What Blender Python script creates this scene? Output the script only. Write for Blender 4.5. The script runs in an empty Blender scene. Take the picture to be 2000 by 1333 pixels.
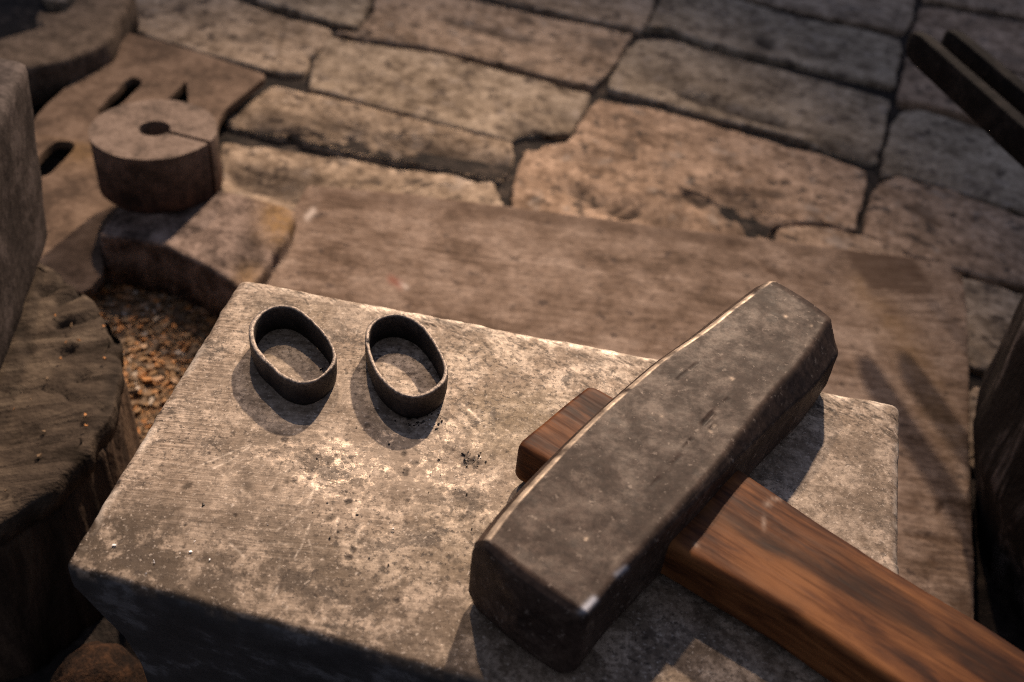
import bpy, bmesh, math, random
import numpy as np
from mathutils import Vector, Matrix
from mathutils.geometry import tessellate_polygon

SC = bpy.context.scene
COL = SC.collection
rng = np.random.default_rng(7)
random.seed(7)

# ------------------------------------------------------------------ camera
CAM_Z = 0.37
FPX = 2000.0
PITCH = math.radians(40.0)
ROLL = math.atan(0.116)
fw = np.array([0, math.cos(PITCH), -math.sin(PITCH)])
r0 = np.array([1.0, 0, 0]); u0 = np.cross(r0, fw)
rt = math.cos(ROLL) * r0 + math.sin(ROLL) * u0
up = -math.sin(ROLL) * r0 + math.cos(ROLL) * u0
cam = bpy.data.cameras.new("camera")
cam.sensor_width = 36.0; cam.lens = 36.0
cam.clip_start = 0.01; cam.clip_end = 200.0
cam.dof.use_dof = True
cam.dof.focus_distance = 0.305
cam.dof.aperture_fstop = 12.0
cam.dof.aperture_blades = 9
co = bpy.data.objects.new("camera", cam); COL.objects.link(co)
M = Matrix(((rt[0], up[0], -fw[0], 0), (rt[1], up[1], -fw[1], 0), (rt[2], up[2], -fw[2], CAM_Z), (0, 0, 0, 1)))
co.matrix_world = M
SC.camera = co

# ------------------------------------------------------------------ world and lamps
W = bpy.data.worlds.new("World"); SC.world = W; W.use_nodes = True
W.node_tree.nodes["Background"].inputs[0].default_value = (0.60, 0.63, 0.80, 1)
W.node_tree.nodes["Background"].inputs[1].default_value = 0.27

def spot(name, loc, aim, power, color, radius, size, blend):
    l = bpy.data.lights.new(name, 'SPOT'); l.energy = power; l.color = color
    l.shadow_soft_size = radius; l.spot_size = math.radians(size); l.spot_blend = blend
    o = bpy.data.objects.new(name, l); COL.objects.link(o)
    o.location = loc
    o.rotation_euler = (Vector(aim) - Vector(loc)).to_track_quat('-Z', 'Y').to_euler()
    return o
spot("low_lamp", (0.729, 4.486, 3.15), (-0.13, 0.40, 0.08), 1980, (1.0, 0.76, 0.555), 0.075, 11.2, 1.0)
spot("high_lamp", (-0.78, 3.25, 3.68), (-0.11, 0.37, 0.08), 440, (1.0, 0.74, 0.525), 0.060, 12.2, 1.0)
al = bpy.data.lights.new("overhead_window", 'AREA'); al.shape = 'RECTANGLE'; al.size = 2.6; al.size_y = 2.0; al.energy = 12.0; al.color = (0.38, 0.54, 1.0)
ao = bpy.data.objects.new("overhead_window", al); COL.objects.link(ao); ao.location = (0.1, 2.1, 2.9)
ao.rotation_euler = (Vector((0, .4, 0)) - Vector(ao.location)).to_track_quat('-Z', 'Y').to_euler()
SC.view_settings.view_transform = 'Standard'
SC.view_settings.look = 'None'
SC.view_settings.exposure = 0.0
SC.view_settings.gamma = 1.0
SC.render.engine = 'CYCLES'
SC.cycles.use_denoising = False
SC.cycles.filter_width = 1.0
SC.cycles.sample_clamp_indirect = 1.5
SC.cycles.caustics_reflective = False
SC.cycles.caustics_refractive = False

# ------------------------------------------------------------------ helpers
def U(x, y, z):                      # photograph pixel -> the world point at height z
    d = fw + rt * (x - 1000) / FPX - up * (y - 666.5) / FPX
    t = (z - CAM_Z) / d[2]
    return np.array([d[0] * t, d[1] * t, z])
def P(p):
    p = np.asarray(p, float) - np.array([0, 0, CAM_Z])
    zz = p @ fw
    return 1000 + FPX * (p @ rt) / zz, 666.5 - FPX * (p @ up) / zz
def UU(pts, z): return np.array([U(x, y, z) for x, y in pts])

_perm = rng.permutation(4096)
_val = rng.random(4096)
def vnoise(x, y, z=0.0, seed=0):
    x = np.asarray(x, float); y = np.asarray(y, float); z = np.asarray(z, float) + np.zeros_like(x)
    xi = np.floor(x).astype(int); yi = np.floor(y).astype(int); zi = np.floor(z).astype(int)
    fx = x - xi; fy = y - yi; fz = z - zi
    fx = fx * fx * (3 - 2 * fx); fy = fy * fy * (3 - 2 * fy); fz = fz * fz * (3 - 2 * fz)
    def h(a, b, c): return _val[_perm[(_perm[(_perm[(a + seed * 131) & 4095] + b) & 4095] + c) & 4095]]
    def l(a, b, t): return a + (b - a) * t
    return l(l(l(h(xi, yi, zi), h(xi + 1, yi, zi), fx), l(h(xi, yi + 1, zi), h(xi + 1, yi + 1, zi), fx), fy),
             l(l(h(xi, yi, zi + 1), h(xi + 1, yi, zi + 1), fx), l(h(xi, yi + 1, zi + 1), h(xi + 1, yi + 1, zi + 1), fx), fy), fz)
def fbm(x, y, z=0.0, seed=0, oct=4, gain=0.5):
    s = 0.0; a = 1.0; n = 0.0; f = 1.0
    for k in range(oct):
        s = s + a * vnoise(np.asarray(x) * f, np.asarray(y) * f, np.asarray(z) * f, seed + k); n += a; a *= gain; f *= 2.03
    return s / n - 0.5

def seg_dist(X, Y, p, q):            # distance to a segment and the parameter along it
    dx, dy = q[0] - p[0], q[1] - p[1]
    t = np.clip(((X - p[0]) * dx + (Y - p[1]) * dy) / (dx * dx + dy * dy + 1e-12), 0, 1)
    return np.hypot(X - p[0] - t * dx, Y - p[1] - t * dy), t
def poly_dist(X, Y, pts):
    d = np.full(np.shape(X), 1e9)
    for a, b in zip(pts[:-1], pts[1:]):
        d = np.minimum(d, seg_dist(X, Y, a, b)[0])
    return d

def mesh(name, V, F, mat=None, smooth=True, attrs=None, mats=None, fmat=None):
    me = bpy.data.meshes.new(name)
    V = np.asarray(V, float)
    if isinstance(F, np.ndarray):
        nf, k = F.shape
        me.vertices.add(len(V)); me.vertices.foreach_set("co", V.ravel())
        me.loops.add(nf * k); me.loops.foreach_set("vertex_index", F.ravel().astype(np.int32))
        me.polygons.add(nf); me.polygons.foreach_set("loop_start", np.arange(0, nf * k, k, dtype=np.int32))
        me.update(calc_edges=True)
    else:
        me.from_pydata([tuple(v) for v in V], [], [tuple(int(i) for i in f) for f in F])
    me.validate()
    for m_ in ([mat] if mat else []) + (mats or []): me.materials.append(m_)
    if fmat is not None: me.polygons.foreach_set("material_index", np.asarray(fmat, np.int32))
    me.polygons.foreach_set("use_smooth", np.full(len(me.polygons), smooth))
    for k_, a in (attrs or {}).items():
        at = me.attributes.new(k_, 'FLOAT', 'POINT'); at.data.foreach_set("value", np.asarray(a, np.float32).ravel())
    me.update()
    return me
def link(name, me, parent=None, origin=None):
    o = bpy.data.objects.new(name, me); COL.objects.link(o)
    if origin is not None and parent is None: o.location = origin
    if parent is not None: o.parent = parent
    return o
def tag(o, label=None, cat=None, group=None, kind=None):
    if label: o["label"] = label
    if cat: o["category"] = cat
    if group: o["group"] = group
    if kind: o["kind"] = kind
    return o
def root(name, loc):
    o = bpy.data.objects.new(name, None); COL.objects.link(o); o.location = loc; o.empty_display_size = 0.02
    return o

def loft(rings, closed=True, cap0=True, cap1=True):
    n = len(rings[0]); V = np.concatenate(rings); F = []
    idx = np.arange(n)
    for k in range(len(rings) - 1):
        a = k * n + idx; b = k * n + (idx + 1) % n
        F += list(zip(a, b, b + n, a + n))
    V = list(V)
    if cap0:
        c = len(V); V.append(np.mean(rings[0], axis=0)); F += [(c, (i + 1) % n, i) for i in range(n)]
    if cap1:
        c = len(V); V.append(np.mean(rings[-1], axis=0)); o = (len(rings) - 1) * n
        F += [(c, o + i, o + (i + 1) % n) for i in range(n)]
    return np.array(V), F

def chaikin(P_, k=1, cut=0.25):
    P_ = np.asarray(P_, float)
    for _ in range(k):
        Q = np.roll(P_, -1, axis=0)
        P_ = np.stack([P_ * (1 - cut) + Q * cut, P_ * cut + Q * (1 - cut)], axis=1).reshape(-1, P_.shape[1])
    return P_
def resample(P_, n):
    P_ = np.asarray(P_, float); Q = np.vstack([P_, P_[:1]])
    s = np.r_[0, np.cumsum(np.linalg.norm(np.diff(Q, axis=0), axis=1))]
    t = np.linspace(0, s[-1], n, endpoint=False)
    return np.stack([np.interp(t, s, Q[:, k]) for k in range(P_.shape[1])], axis=1)
def ccw(P_):
    x, y = P_[:, 0], P_[:, 1]
    return P_ if np.sum(x * np.roll(y, -1) - y * np.roll(x, -1)) > 0 else P_[::-1]
def inward(P_):
    T = np.roll(P_, -2, axis=0) - np.roll(P_, 2, axis=0); T = T[:, :2]
    T /= np.linalg.norm(T, axis=1, keepdims=True) + 1e-12
    return np.stack([-T[:, 1], T[:, 0]], axis=1)

def slab(pts, z, thick, bev=0.004, seg=0.006, rough=0.0015, topn=0.001, nscale=60, seed=0, strokes=(), taper=0.0,
         inner=(.9, .8, .7, .6, .5, .4, .3, .2, .1), smooth=2, tilt=(0, 0), lumps=0.0):
    """an irregular slab: its outline in world xy, top at z; strokes are pixel polylines (points, half width px, depth m, stain)"""
    P2 = ccw(np.asarray(pts)[:, :2])
    per = np.sum(np.linalg.norm(np.roll(P2, -1, axis=0) - P2, axis=1))
    P2 = resample(P2, max(24, int(per / seg)))
    for _ in range(smooth): P2 = .5 * P2 + .25 * (np.roll(P2, 1, axis=0) + np.roll(P2, -1, axis=0))
    N = inward(P2)
    j = fbm(P2[:, 0] * nscale, P2[:, 1] * nscale, seed * 3.1, seed, 4)[:, None]
    j2 = fbm(P2[:, 0] * nscale * .3, P2[:, 1] * nscale * .3, seed * 1.7, seed + 9, 2)[:, None]
    j3 = fbm(P2[:, 0] * nscale * 3.1, P2[:, 1] * nscale * 3.1, seed * .7, seed + 17, 3)[:, None]
    chip = np.clip(fbm(P2[:, 0] * nscale * .9, P2[:, 1] * nscale * .9, seed * 5.1, seed + 19, 3)[:, None] - .12, 0, 1)
    P2 = P2 + N * (rough * 2 * j + rough * 3 * j2 + rough * .9 * j3 + rough * 11 * chip)
    c = P2.mean(axis=0)
    rings = []
    def ring(off, zz, sc=None):
        Q = P2 + N * off if sc is None else c + (P2 + N * bev - c) * sc
        return np.column_stack([Q, np.full(len(Q), zz)])
    bj = 1 + 1.8 * fbm(P2[:, 0] * nscale * .6, P2[:, 1] * nscale * .6, 5.0, seed + 4, 3)
    def bring(k, zz):
        Q = P2 + N * (bev * k * bj)[:, None]
        return np.column_stack([Q, np.full(len(Q), zz)])
    rings += [ring(taper, z - thick), ring(taper * .5, z - thick * .5), ring(0, z - bev), bring(.12, z - bev * .55), bring(.45, z - bev * .16), bring(1.0, z)]
    rings += [ring(0, z, s) for s in inner]
    n = len(P2)
    side = rings[1:3]
    V, F = loft(rings)
    k = n * 3
    top = np.zeros(len(V)); top[k:] = 1
    if True:
        idx = top > 0
        X, Y = V[idx, 0], V[idx, 1]
        dz = topn * 2 * fbm(X * nscale, Y * nscale, seed * 2.3, seed + 2, 4) + lumps * 2 * fbm(X * nscale * .3, Y * nscale * .3, seed, seed + 7, 2)
        V[idx, 2] += dz + tilt[0] * (X - c[0]) + tilt[1] * (Y - c[1])
        ii = np.arange(n, k)
        V[ii, :2] += rough * 1.2 * np.stack([fbm(V[ii, 0] * nscale, V[ii, 2] * nscale * 2, 3, seed + 11), fbm(V[ii, 1] * nscale, V[ii, 2] * nscale * 2, 8, seed + 12)], axis=1)
    stain = np.zeros(len(V))
    if strokes:
        px, py = P(V)
        for pl, w, dep, st in strokes:
            d = poly_dist(px, py, pl) + 0.35 * w * 2 * fbm(px / 12, py / 12, 0, 31, 2)
            g = np.exp(-np.clip(d / w, 0, 9) ** 2) * top
            V[:, 2] -= dep * g
            stain = np.maximum(stain, st * g)
    return V, F, {"stain": stain}

def extrude(loops, z0, z1, bev=0.0008):
    """prism with holes; loops of world xy, first the outline"""
    loops = [np.asarray(l)[:, :2] for l in loops]
    tris = tessellate_polygon([[Vector((p[0], p[1], 0)) for p in l] for l in loops])
    A = np.vstack(loops); n = len(A)
    V = np.vstack([np.column_stack([A, np.full(n, z1)]), np.column_stack([A, np.full(n, z0)])])
    F = []
    for t in tris:
        a, b, c = (A[i] for i in t)
        s = (b[0] - a[0]) * (c[1] - a[1]) - (b[1] - a[1]) * (c[0] - a[0])
        t = t if s > 0 else t[::-1]
        F.append(tuple(t)); F.append(tuple(i + n for i in t[::-1]))
    o = 0
    for l in loops:
        m = len(l)
        x, y = l[:, 0], l[:, 1]
        pos = np.sum(x * np.roll(y, -1) - y * np.roll(x, -1)) > 0
        first = o == 0
        for i in range(m):
            a, b = o + i, o + (i + 1) % m
            q = (a, a + n, b + n, b)
            F.append(q if pos == first or True and pos else q[::-1])
        o += m
    bm = bmesh.new()
    vs = [bm.verts.new(v) for v in V]
    for f in F:
        try: bm.faces.new([vs[i] for i in f])
        except ValueError: pass
    bmesh.ops.recalc_face_normals(bm, faces=bm.faces)
    if bev:
        es = [e for e in bm.edges if len(e.link_faces) == 2 and e.calc_face_angle(0) > 0.9 and min(v.co.z for v in e.verts) > z1 - 1e-5]
        bmesh.ops.bevel(bm, geom=es, offset=bev, segments=2, profile=0.5, affect='EDGES', clamp_overlap=True)
    bmesh.ops.triangulate(bm, faces=[f for f in bm.faces if len(f.verts) > 4])
    me = bpy.data.meshes.new("m"); bm.to_mesh(me); bm.free()
    return me

# ------------------------------------------------------------------ material helper
class G:
    def __init__(s, name):
        s.m = bpy.data.materials.new(name); s.m.use_nodes = True
        s.t = s.m.node_tree; s.N = s.t.nodes; s.L = s.t.links
        s.b = s.N["Principled BSDF"]
        s.tc = s.N.new("ShaderNodeTexCoord")
    def put(s, node, key, v):
        if v is None: return
        if hasattr(v, "is_output"): s.L.new(v, node.inputs[key])
        else:
            if isinstance(v, tuple) and len(v) == 3 and node.inputs[key].type == 'RGBA': v = (*v, 1)
            node.inputs[key].default_value = v
    def coords(s, scale=(1, 1, 1), rotz=0.0):
        a = s.N.new("ShaderNodeMapping"); a.inputs["Rotation"].default_value = (0, 0, rotz); s.L.new(s.tc.outputs["Object"], a.inputs["Vector"])
        b = s.N.new("ShaderNodeMapping"); b.inputs["Scale"].default_value = scale; s.L.new(a.outputs[0], b.inputs["Vector"])
        return b.outputs[0]
    def noise(s, scale, detail=4, rough=0.55, vec=None, dist=0.0, w=None):
        n = s.N.new("ShaderNodeTexNoise")
        if w is not None: n.noise_dimensions = '4D'; s.put(n, "W", w)
        s.L.new(vec or s.tc.outputs["Object"], n.inputs["Vector"])
        n.inputs["Scale"].default_value = scale; n.inputs["Detail"].default_value = detail
        n.inputs["Roughness"].default_value = rough; n.inputs["Distortion"].default_value = dist
        return n.outputs["Fac"]
    def voro(s, scale, vec=None, feature='F1', out="Distance", rnd=1.0):
        n = s.N.new("ShaderNodeTexVoronoi"); n.feature = feature
        s.L.new(vec or s.tc.outputs["Object"], n.inputs["Vector"]); n.inputs["Scale"].default_value = scale
        n.inputs["Randomness"].default_value = rnd
        return n.outputs[out]
    def rng(s, v, a, b, c=0.0, d=1.0, smooth=False):
        n = s.N.new("ShaderNodeMapRange"); n.interpolation_type = 'SMOOTHSTEP' if smooth else 'LINEAR'
        s.put(n, "Value", v)
        for k, x in zip(("From Min", "From Max", "To Min", "To Max"), (a, b, c, d)): s.put(n, k, x)
        return n.outputs[0]
    def math(s, op, a, b=0.0):
        n = s.N.new("ShaderNodeMath"); n.operation = op; s.put(n, 0, a); s.put(n, 1, b); return n.outputs[0]
    def mix(s, f, a, b, mode='MIX'):
        n = s.N.new("ShaderNodeMixRGB"); n.blend_type = mode
        s.put(n, 0, f); s.put(n, 1, a); s.put(n, 2, b); return n.outputs[0]
    def ramp(s, f, stops):
        n = s.N.new("ShaderNodeValToRGB"); s.L.new(f, n.inputs[0])
        e = n.color_ramp.elements
        while len(e) < len(stops): e.new(0.5)
        for x, (p, c) in zip(e, stops): x.position = p; x.color = (*c, 1)
        return n.outputs[0]
    def attr(s, name):
        n = s.N.new("ShaderNodeAttribute"); n.attribute_name = name; return n.outputs["Fac"]
    def rand(s): 
        n = s.N.new("ShaderNodeObjectInfo"); return n.outputs["Random"]
    def bump(s, h, strength, dist, normal=None):
        n = s.N.new("ShaderNodeBump"); s.put(n, "Height", h); n.inputs["Strength"].default_value = strength; n.inputs["Distance"].default_value = dist
        if normal is not None: s.L.new(normal, n.inputs["Normal"])
        return n.outputs[0]
    def out(s, base, rough=0.8, metal=0.0, normal=None, spec=0.5):
        s.put(s.b, "Base Color", base); s.put(s.b, "Roughness", rough); s.put(s.b, "Metallic", metal)
        s.put(s.b, "Specular IOR Level", spec)
        if normal is not None: s.L.new(normal, s.b.inputs["Normal"])
        return s.m

# ------------------------------------------------------------------ materials
def m_anvil():
    g = G("worn steel anvil face")
    nm = g.noise(85, 9, .74, dist=.2); nl = g.noise(26, 7, .68, dist=.4); nf = g.noise(420, 6, .72); nd = g.noise(62, 9, .76, dist=.3); nc = g.noise(340, 8, .80)
    brush = g.noise(1.0, 2, .6, g.coords((22, 1150, 120), math.radians(-2)))
    brush2 = g.noise(1.0, 2, .6, g.coords((70, 2500, 120), math.radians(2)))
    bm = g.attr("brush"); dk = g.attr("dark"); br = g.attr("bright"); pit = g.attr("pit"); warm = g.attr("warm")
    c = g.mix(g.rng(nm, .45, .555, 0, 1, True), (.235, .177, .128), (.430, .345, .268))
    bl = g.rng(g.math('ADD', g.math('MULTIPLY', brush, .65), g.math('MULTIPLY', brush2, .35)), .43, .57, 0, 1)
    brc = g.mix(bl, (.150, .111, .079), (.405, .326, .256))
    brc = g.mix(g.rng(nd, .52, .60, 0, .7), brc, (.12, .089, .066))
    c = g.mix(g.math('MULTIPLY', bm, .72), c, brc)
    c = g.mix(1.0, c, g.mix(g.rng(nf, .40, .60, 0, 1), (.62, .60, .58), (1.30, 1.30, 1.30)), 'MULTIPLY')
    c = g.mix(g.rng(nl, .45, .55, .38, 0, True), c, (.135, .099, .070))
    c = g.mix(g.math('MULTIPLY', warm, .75), c, g.mix(g.rng(nf, .40, .60, 0, 1), (.110, .080, .045), (.225, .172, .104)))
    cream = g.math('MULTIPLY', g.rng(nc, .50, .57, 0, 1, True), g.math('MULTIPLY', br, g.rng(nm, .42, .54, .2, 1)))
    c = g.mix(g.math('MULTIPLY', br, .38), c, (.50, .41, .325))  # broad lamp glow painted pale around the middle of the face
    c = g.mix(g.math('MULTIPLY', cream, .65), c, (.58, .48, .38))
    mot = g.rng(nm, .48, .57, 1, 0, True)
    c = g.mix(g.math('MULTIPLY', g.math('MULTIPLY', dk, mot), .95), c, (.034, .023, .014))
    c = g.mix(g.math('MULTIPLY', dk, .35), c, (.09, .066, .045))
    dirt = g.math('MULTIPLY', g.rng(nd, .535, .60, 0, 1, True), g.rng(nl, .40, .60, .25, .9))
    c = g.mix(dirt, c, (.070, .052, .038))
    fr = g.rng(g.noise(560, 5, .7), .55, .61, 0, 1, True)
    frm = g.rng(nl, .42, .58, .25, 1)
    c = g.mix(g.math('MULTIPLY', g.math('MULTIPLY', fr, frm), .85), c, (.045, .033, .025))
    sp = g.rng(g.noise(900, 4, .65, dist=.4), .59, .67, 0, 1, True)
    c = g.mix(g.math('MULTIPLY', sp, .55), c, (.60, .52, .44))
    c = g.mix(g.math("MULTIPLY", g.attr("rim"), g.rng(nf, .36, .56, .35, 1)), c, (.66, .58, .49))
    c = g.mix(g.math('MULTIPLY', pit, .9), c, (.040, .029, .022))
    face = g.attr("face")
    sidec = g.ramp(g.noise(60, 6, .68), [(.42, (.055, .053, .053)), (.54, (.078, .075, .075)), (.62, (.17, .168, .172))])
    c = g.mix(face, sidec, c)
    h = g.math('ADD', g.math('MULTIPLY', nm, .6), g.math('MULTIPLY', nf, .4))
    h = g.math('ADD', h, g.math('MULTIPLY', g.math('MULTIPLY', bl, bm), .15))
    h = g.math('SUBTRACT', h, g.math('MULTIPLY', fr, .15))
    nrm = g.bump(h, .42, .0006)
    ro = g.rng(nm, .42, .58, .66, .50)
    ro = g.mix(cream, ro, (.40, .40, .40)); rm = g.attr('rim'); ro = g.mix(rm, ro, (.42, .42, .42))
    ro = g.mix(dk, ro, (.62, .62, .62)); ro = g.mix(face, (.6, .6, .6), ro)
    me = g.mix(cream, (.06, .06, .06), (.50, .50, .50)); me = g.mix(rm, me, (.35, .35, .35))
    me = g.mix(dk, me, (.1, .1, .1)); me = g.mix(g.math('SUBTRACT', 1.0, face), me, (.3, .3, .3))
    return g.out(c, ro, me, nrm, .24)
def m_head():
    g = G("dark hammered hammer steel")
    n1 = g.noise(85, 9, .74, dist=.2); n2 = g.noise(300, 6, .7); n3 = g.noise(30, 5, .65)
    c = g.mix(g.rng(n1, .42, .58, 0, 1, True), (.038, .0252, .0195), (.066, .0450, .0345))
    c = g.mix(g.rng(n3, .42, .58, .3, 0, True), c, (.031, .0205, .0165))
    c = g.mix(1.0, c, g.mix(g.rng(g.noise(620, 6, .75), .42, .58, 0, 1), (.76, .74, .73), (1.22, 1.22, 1.22)), 'MULTIPLY')
    c = g.mix(g.rng(g.noise(170, 7, .75), .57, .64, 0, .6, True), c, (.105, .078, .060))
    c = g.mix(g.rng(g.noise(110, 7, .72), .56, .64, 0, .55, True), c, (.022, .016, .014))
    br = g.attr("bright")
    bb = g.math('MULTIPLY', br, g.rng(n2, .36, .58, .45, 1))
    c = g.mix(bb, c, (.72, .58, .44))  # pale highlight colour, mostly along the left edge
    c = g.mix(g.attr("pit"), c, (.012, .010, .010))
    sp = g.rng(g.noise(420, 4, .65), .61, .68, 0, 1, True)
    c = g.mix(g.math('MULTIPLY', sp, .5), c, (.27, .22, .18))
    c = g.mix(g.attr("chip"), c, (.46, .48, .54))
    h = g.math('ADD', g.math('MULTIPLY', n1, .6), g.math('MULTIPLY', n2, .4))
    return g.out(c, g.mix(bb, g.rng(n1, .42, .58, .60, .48), (.42, .42, .42)), g.mix(bb, (.06, .06, .06), (.45, .45, .45)), g.bump(h, .30, .0005), .13)
def m_handle():
    g = G("dark streaked hardwood")
    a = HANDLE_ANG
    v = g.coords((9, 70, 70), -a); v2 = g.coords((30, 700, 700), -a)
    s1 = g.noise(1.0, 5, .62, v, dist=.7); s2 = g.noise(1.0, 3, .6, v2); s4 = g.noise(1.0, 4, .65, g.coords((45, 200, 200), -a), dist=.3)
    f = g.math('ADD', g.math('MULTIPLY', s1, .6), g.math('MULTIPLY', s4, .4))
    c = g.ramp(f, [(.40, (.024, .008, .004)), (.46, (.066, .023, .009)), (.52, (.140, .051, .017)), (.60, (.23, .092, .031))])
    stk = g.math('MULTIPLY', g.attr("streak"), g.rng(s4, .36, .62, 1, .62))
    c = g.mix(stk, c, (.022, .010, .006))
    c = g.mix(g.rng(s2, .52, .72, 0, .55), c, (.04, .014, .007))
    c = g.mix(g.attr("scuff"), c, (.42, .32, .25))
    h = g.math('ADD', g.math('MULTIPLY', s2, .7), g.math('MULTIPLY', s4, .3))
    return g.out(c, g.rng(s2, .3, .7, .55, .68), 0, g.bump(h, .2, .0004), .14)
def m_ring():
    g = G("blackened ring iron")
    n1 = g.noise(180, 4); n2 = g.noise(900, 4, .65)
    c = g.ramp(n1, [(.35, (.018, .014, .014)), (.5, (.027, .023, .023)), (.68, (.045, .038, .036))])
    c = g.mix(g.math('MULTIPLY', g.attr("rim"), g.rng(n2, .40, .58, .30, 1)), c, (.33, .275, .23))
    c = g.mix(g.math('MULTIPLY', g.rng(n2, .62, .7, 0, 1), .5), c, (.02, .015, .012))
    return g.out(c, .55, .35, g.bump(n2, .6, .0004), .25)
def m_brick():
    g = G("old paving brick")
    r = g.rand()
    w = g.math('MULTIPLY', r, 30.0)
    n1 = g.noise(20, 4, .6, w=w); n2 = g.noise(75, 5, .62, w=w); n3 = g.noise(320, 4, .65, w=w)
    st = g.noise(1.0, 4, .6, g.coords((26, 110, 60), math.radians(22)), dist=.4)
    f = g.math('ADD', g.math('ADD', g.math('MULTIPLY', n1, .35), g.math('MULTIPLY', n2, .45)), g.math('MULTIPLY', st, .20))
    c = g.ramp(f, [(.40, (.115, .088, .066)), (.46, (.215, .169, .130)), (.52, (.300, .240, .188)), (.60, (.39, .318, .255))])
    tint = g.ramp(g.math('FRACT', g.math('MULTIPLY', r, 7.3)), [(.0, (1.0, .94, .88)), (.35, (.90, .92, .88)), (.7, (1.05, .92, .83)), (1.0, (.97, .97, .94))])
    c = g.mix(1.0, c, tint, 'MULTIPLY')
    c = g.mix(1.0, c, g.mix(g.rng(g.noise(210, 6, .75, w=w), .42, .58, 0, 1), (.70, .68, .66), (1.26, 1.26, 1.26)), 'MULTIPLY')
    sp = g.rng(g.noise(100, 3, .6, w=w), .56, .64, 0, .85, True)
    c = g.mix(sp, c, (.060, .046, .037))
    c = g.mix(g.rng(g.noise(50, 5, .7, w=g.math('ADD', w, 9.0)), .55, .66, 0, .55, True), c, (.34, .285, .24))
    c = g.mix(g.rng(g.noise(26, 5, .7, w=g.math('ADD', w, 4.0)), .54, .64, 0, .60, True), c, (.085, .066, .052))
    c = g.mix(g.attr("stain"), c, (.040, .030, .024))
    h = g.math('ADD', g.math('MULTIPLY', n2, .6), g.math('MULTIPLY', n3, .4))
    return g.out(c, .9, 0, g.bump(h, .55, .0025), .06)
def m_dirt():
    g = G("dark packed dirt")
    n = g.noise(90, 6, .65)
    return g.out(g.ramp(n, [(.40, (.010, .008, .007)), (.55, (.026, .020, .017)), (.66, (.06, .045, .035))]), .95, 0, g.bump(n, 1, .004), .2)
def m_board():
    g = G("weathered board")
    s1 = g.noise(1.0, 5, .62, g.coords((9, 75, 60), math.radians(1)), dist=.3); s2 = g.noise(1.0, 4, .65, g.coords((45, 420, 200), math.radians(1)))
    n1 = g.noise(34, 8, .72, dist=.3); n2 = g.noise(420, 4, .65)
    f = g.math('ADD', g.math('ADD', g.math('MULTIPLY', s1, .25), g.math('MULTIPLY', s2, .25)), g.math('MULTIPLY', n1, .50))
    c = g.ramp(f, [(.41, (.072, .047, .032)), (.46, (.128, .088, .064)), (.52, (.190, .138, .106)), (.60, (.270, .207, .166))])
    c = g.mix(1.0, c, g.mix(g.rng(g.noise(1.0, 6, .75, g.coords((160, 420, 200))), .40, .60, 0, 1), (.68, .66, .65), (1.28, 1.28, 1.28)), 'MULTIPLY')
    c = g.mix(g.rng(n2, .57, .67, 0, .65, True), c, (.06, .042, .034))
    c = g.mix(g.rng(g.noise(100, 4, .6), .60, .68, 0, .75, True), c, (.04, .028, .024))
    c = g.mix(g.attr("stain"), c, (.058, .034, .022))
    c = g.mix(g.attr("rust"), c, (.22, .05, .03))
    c = g.mix(g.attr("pale"), c, (.52, .45, .40))
    c = g.mix(g.attr("ochre"), c, (.24, .15, .07))
    h = g.math('ADD', g.math('MULTIPLY', s2, .5), g.math('MULTIPLY', n2, .5))
    return g.out(c, .72, 0, g.bump(h, .5, .0009), .06)
def m_rusty(name, dark, mid, lt, rough=.75, bump=.0012, sc=60, topc=None):
    g = G(name)
    n1 = g.noise(sc, 5, .65); n2 = g.noise(sc * 5, 4, .65)
    f = g.math('ADD', g.math('MULTIPLY', n1, .65), g.math('MULTIPLY', n2, .35))
    c = g.ramp(f, [(.40, dark), (.5, mid), (.61, lt)])
    if topc:
        top = g.attr("face")
        c2 = g.ramp(f, [(.40, topc[0]), (.5, topc[1]), (.60, topc[2])])
        c = g.mix(top, c, c2)
    c = g.mix(g.attr("stain"), c, (.02, .015, .013))
    c = g.mix(g.math('MULTIPLY', g.attr("ochre"), g.rng(n2, .35, .55, .3, 1)), c, (.26, .15, .045))
    return g.out(c, rough, .1, g.bump(f, .8, bump), .10)
def m_stump():
    g = G("cut end grain wood")
    s = g.noise(1.0, 5, .65, g.coords((24, 130, 60), math.radians(-24)), dist=.5)
    n = g.noise(45, 5, .6); n2 = g.noise(500, 3)
    f = g.math('ADD', g.math('MULTIPLY', s, .55), g.math('MULTIPLY', n, .45))
    c = g.ramp(f, [(.40, (.019, .014, .010)), (.47, (.045, .034, .026)), (.54, (.072, .055, .041)), (.62, (.12, .094, .07))])
    c = g.mix(g.attr("stain"), c, (.010, .008, .007))
    return g.out(c, .85, 0, g.bump(g.math('ADD', g.math('MULTIPLY', s, .7), g.math('MULTIPLY', n2, .3)), .8, .003), .08)
def m_bark(name, a, b, c_):
    g = G(name)
    s = g.noise(1.0, 6, .68, g.coords((45, 45, 9)), dist=.5); n = g.noise(260, 4)
    c = g.ramp(s, [(.39, a), (.53, b), (.66, c_)])
    return g.out(c, .8, 0, g.bump(g.math('ADD', g.math('MULTIPLY', s, .8), g.math('MULTIPLY', n, .2)), .9, .006), .12)
def m_flake():
    g = G("rust flakes")
    c = g.ramp(g.attr("tone"), [(.0, (.07, .048, .032)), (.32, (.18, .12, .07)), (.52, (.28, .17, .085)), (.68, (.42, .18, .055)), (.84, (.30, .235, .17)), (1.0, (.48, .41, .34))])
    return g.out(c, .8, 0, None, .3)
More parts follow.
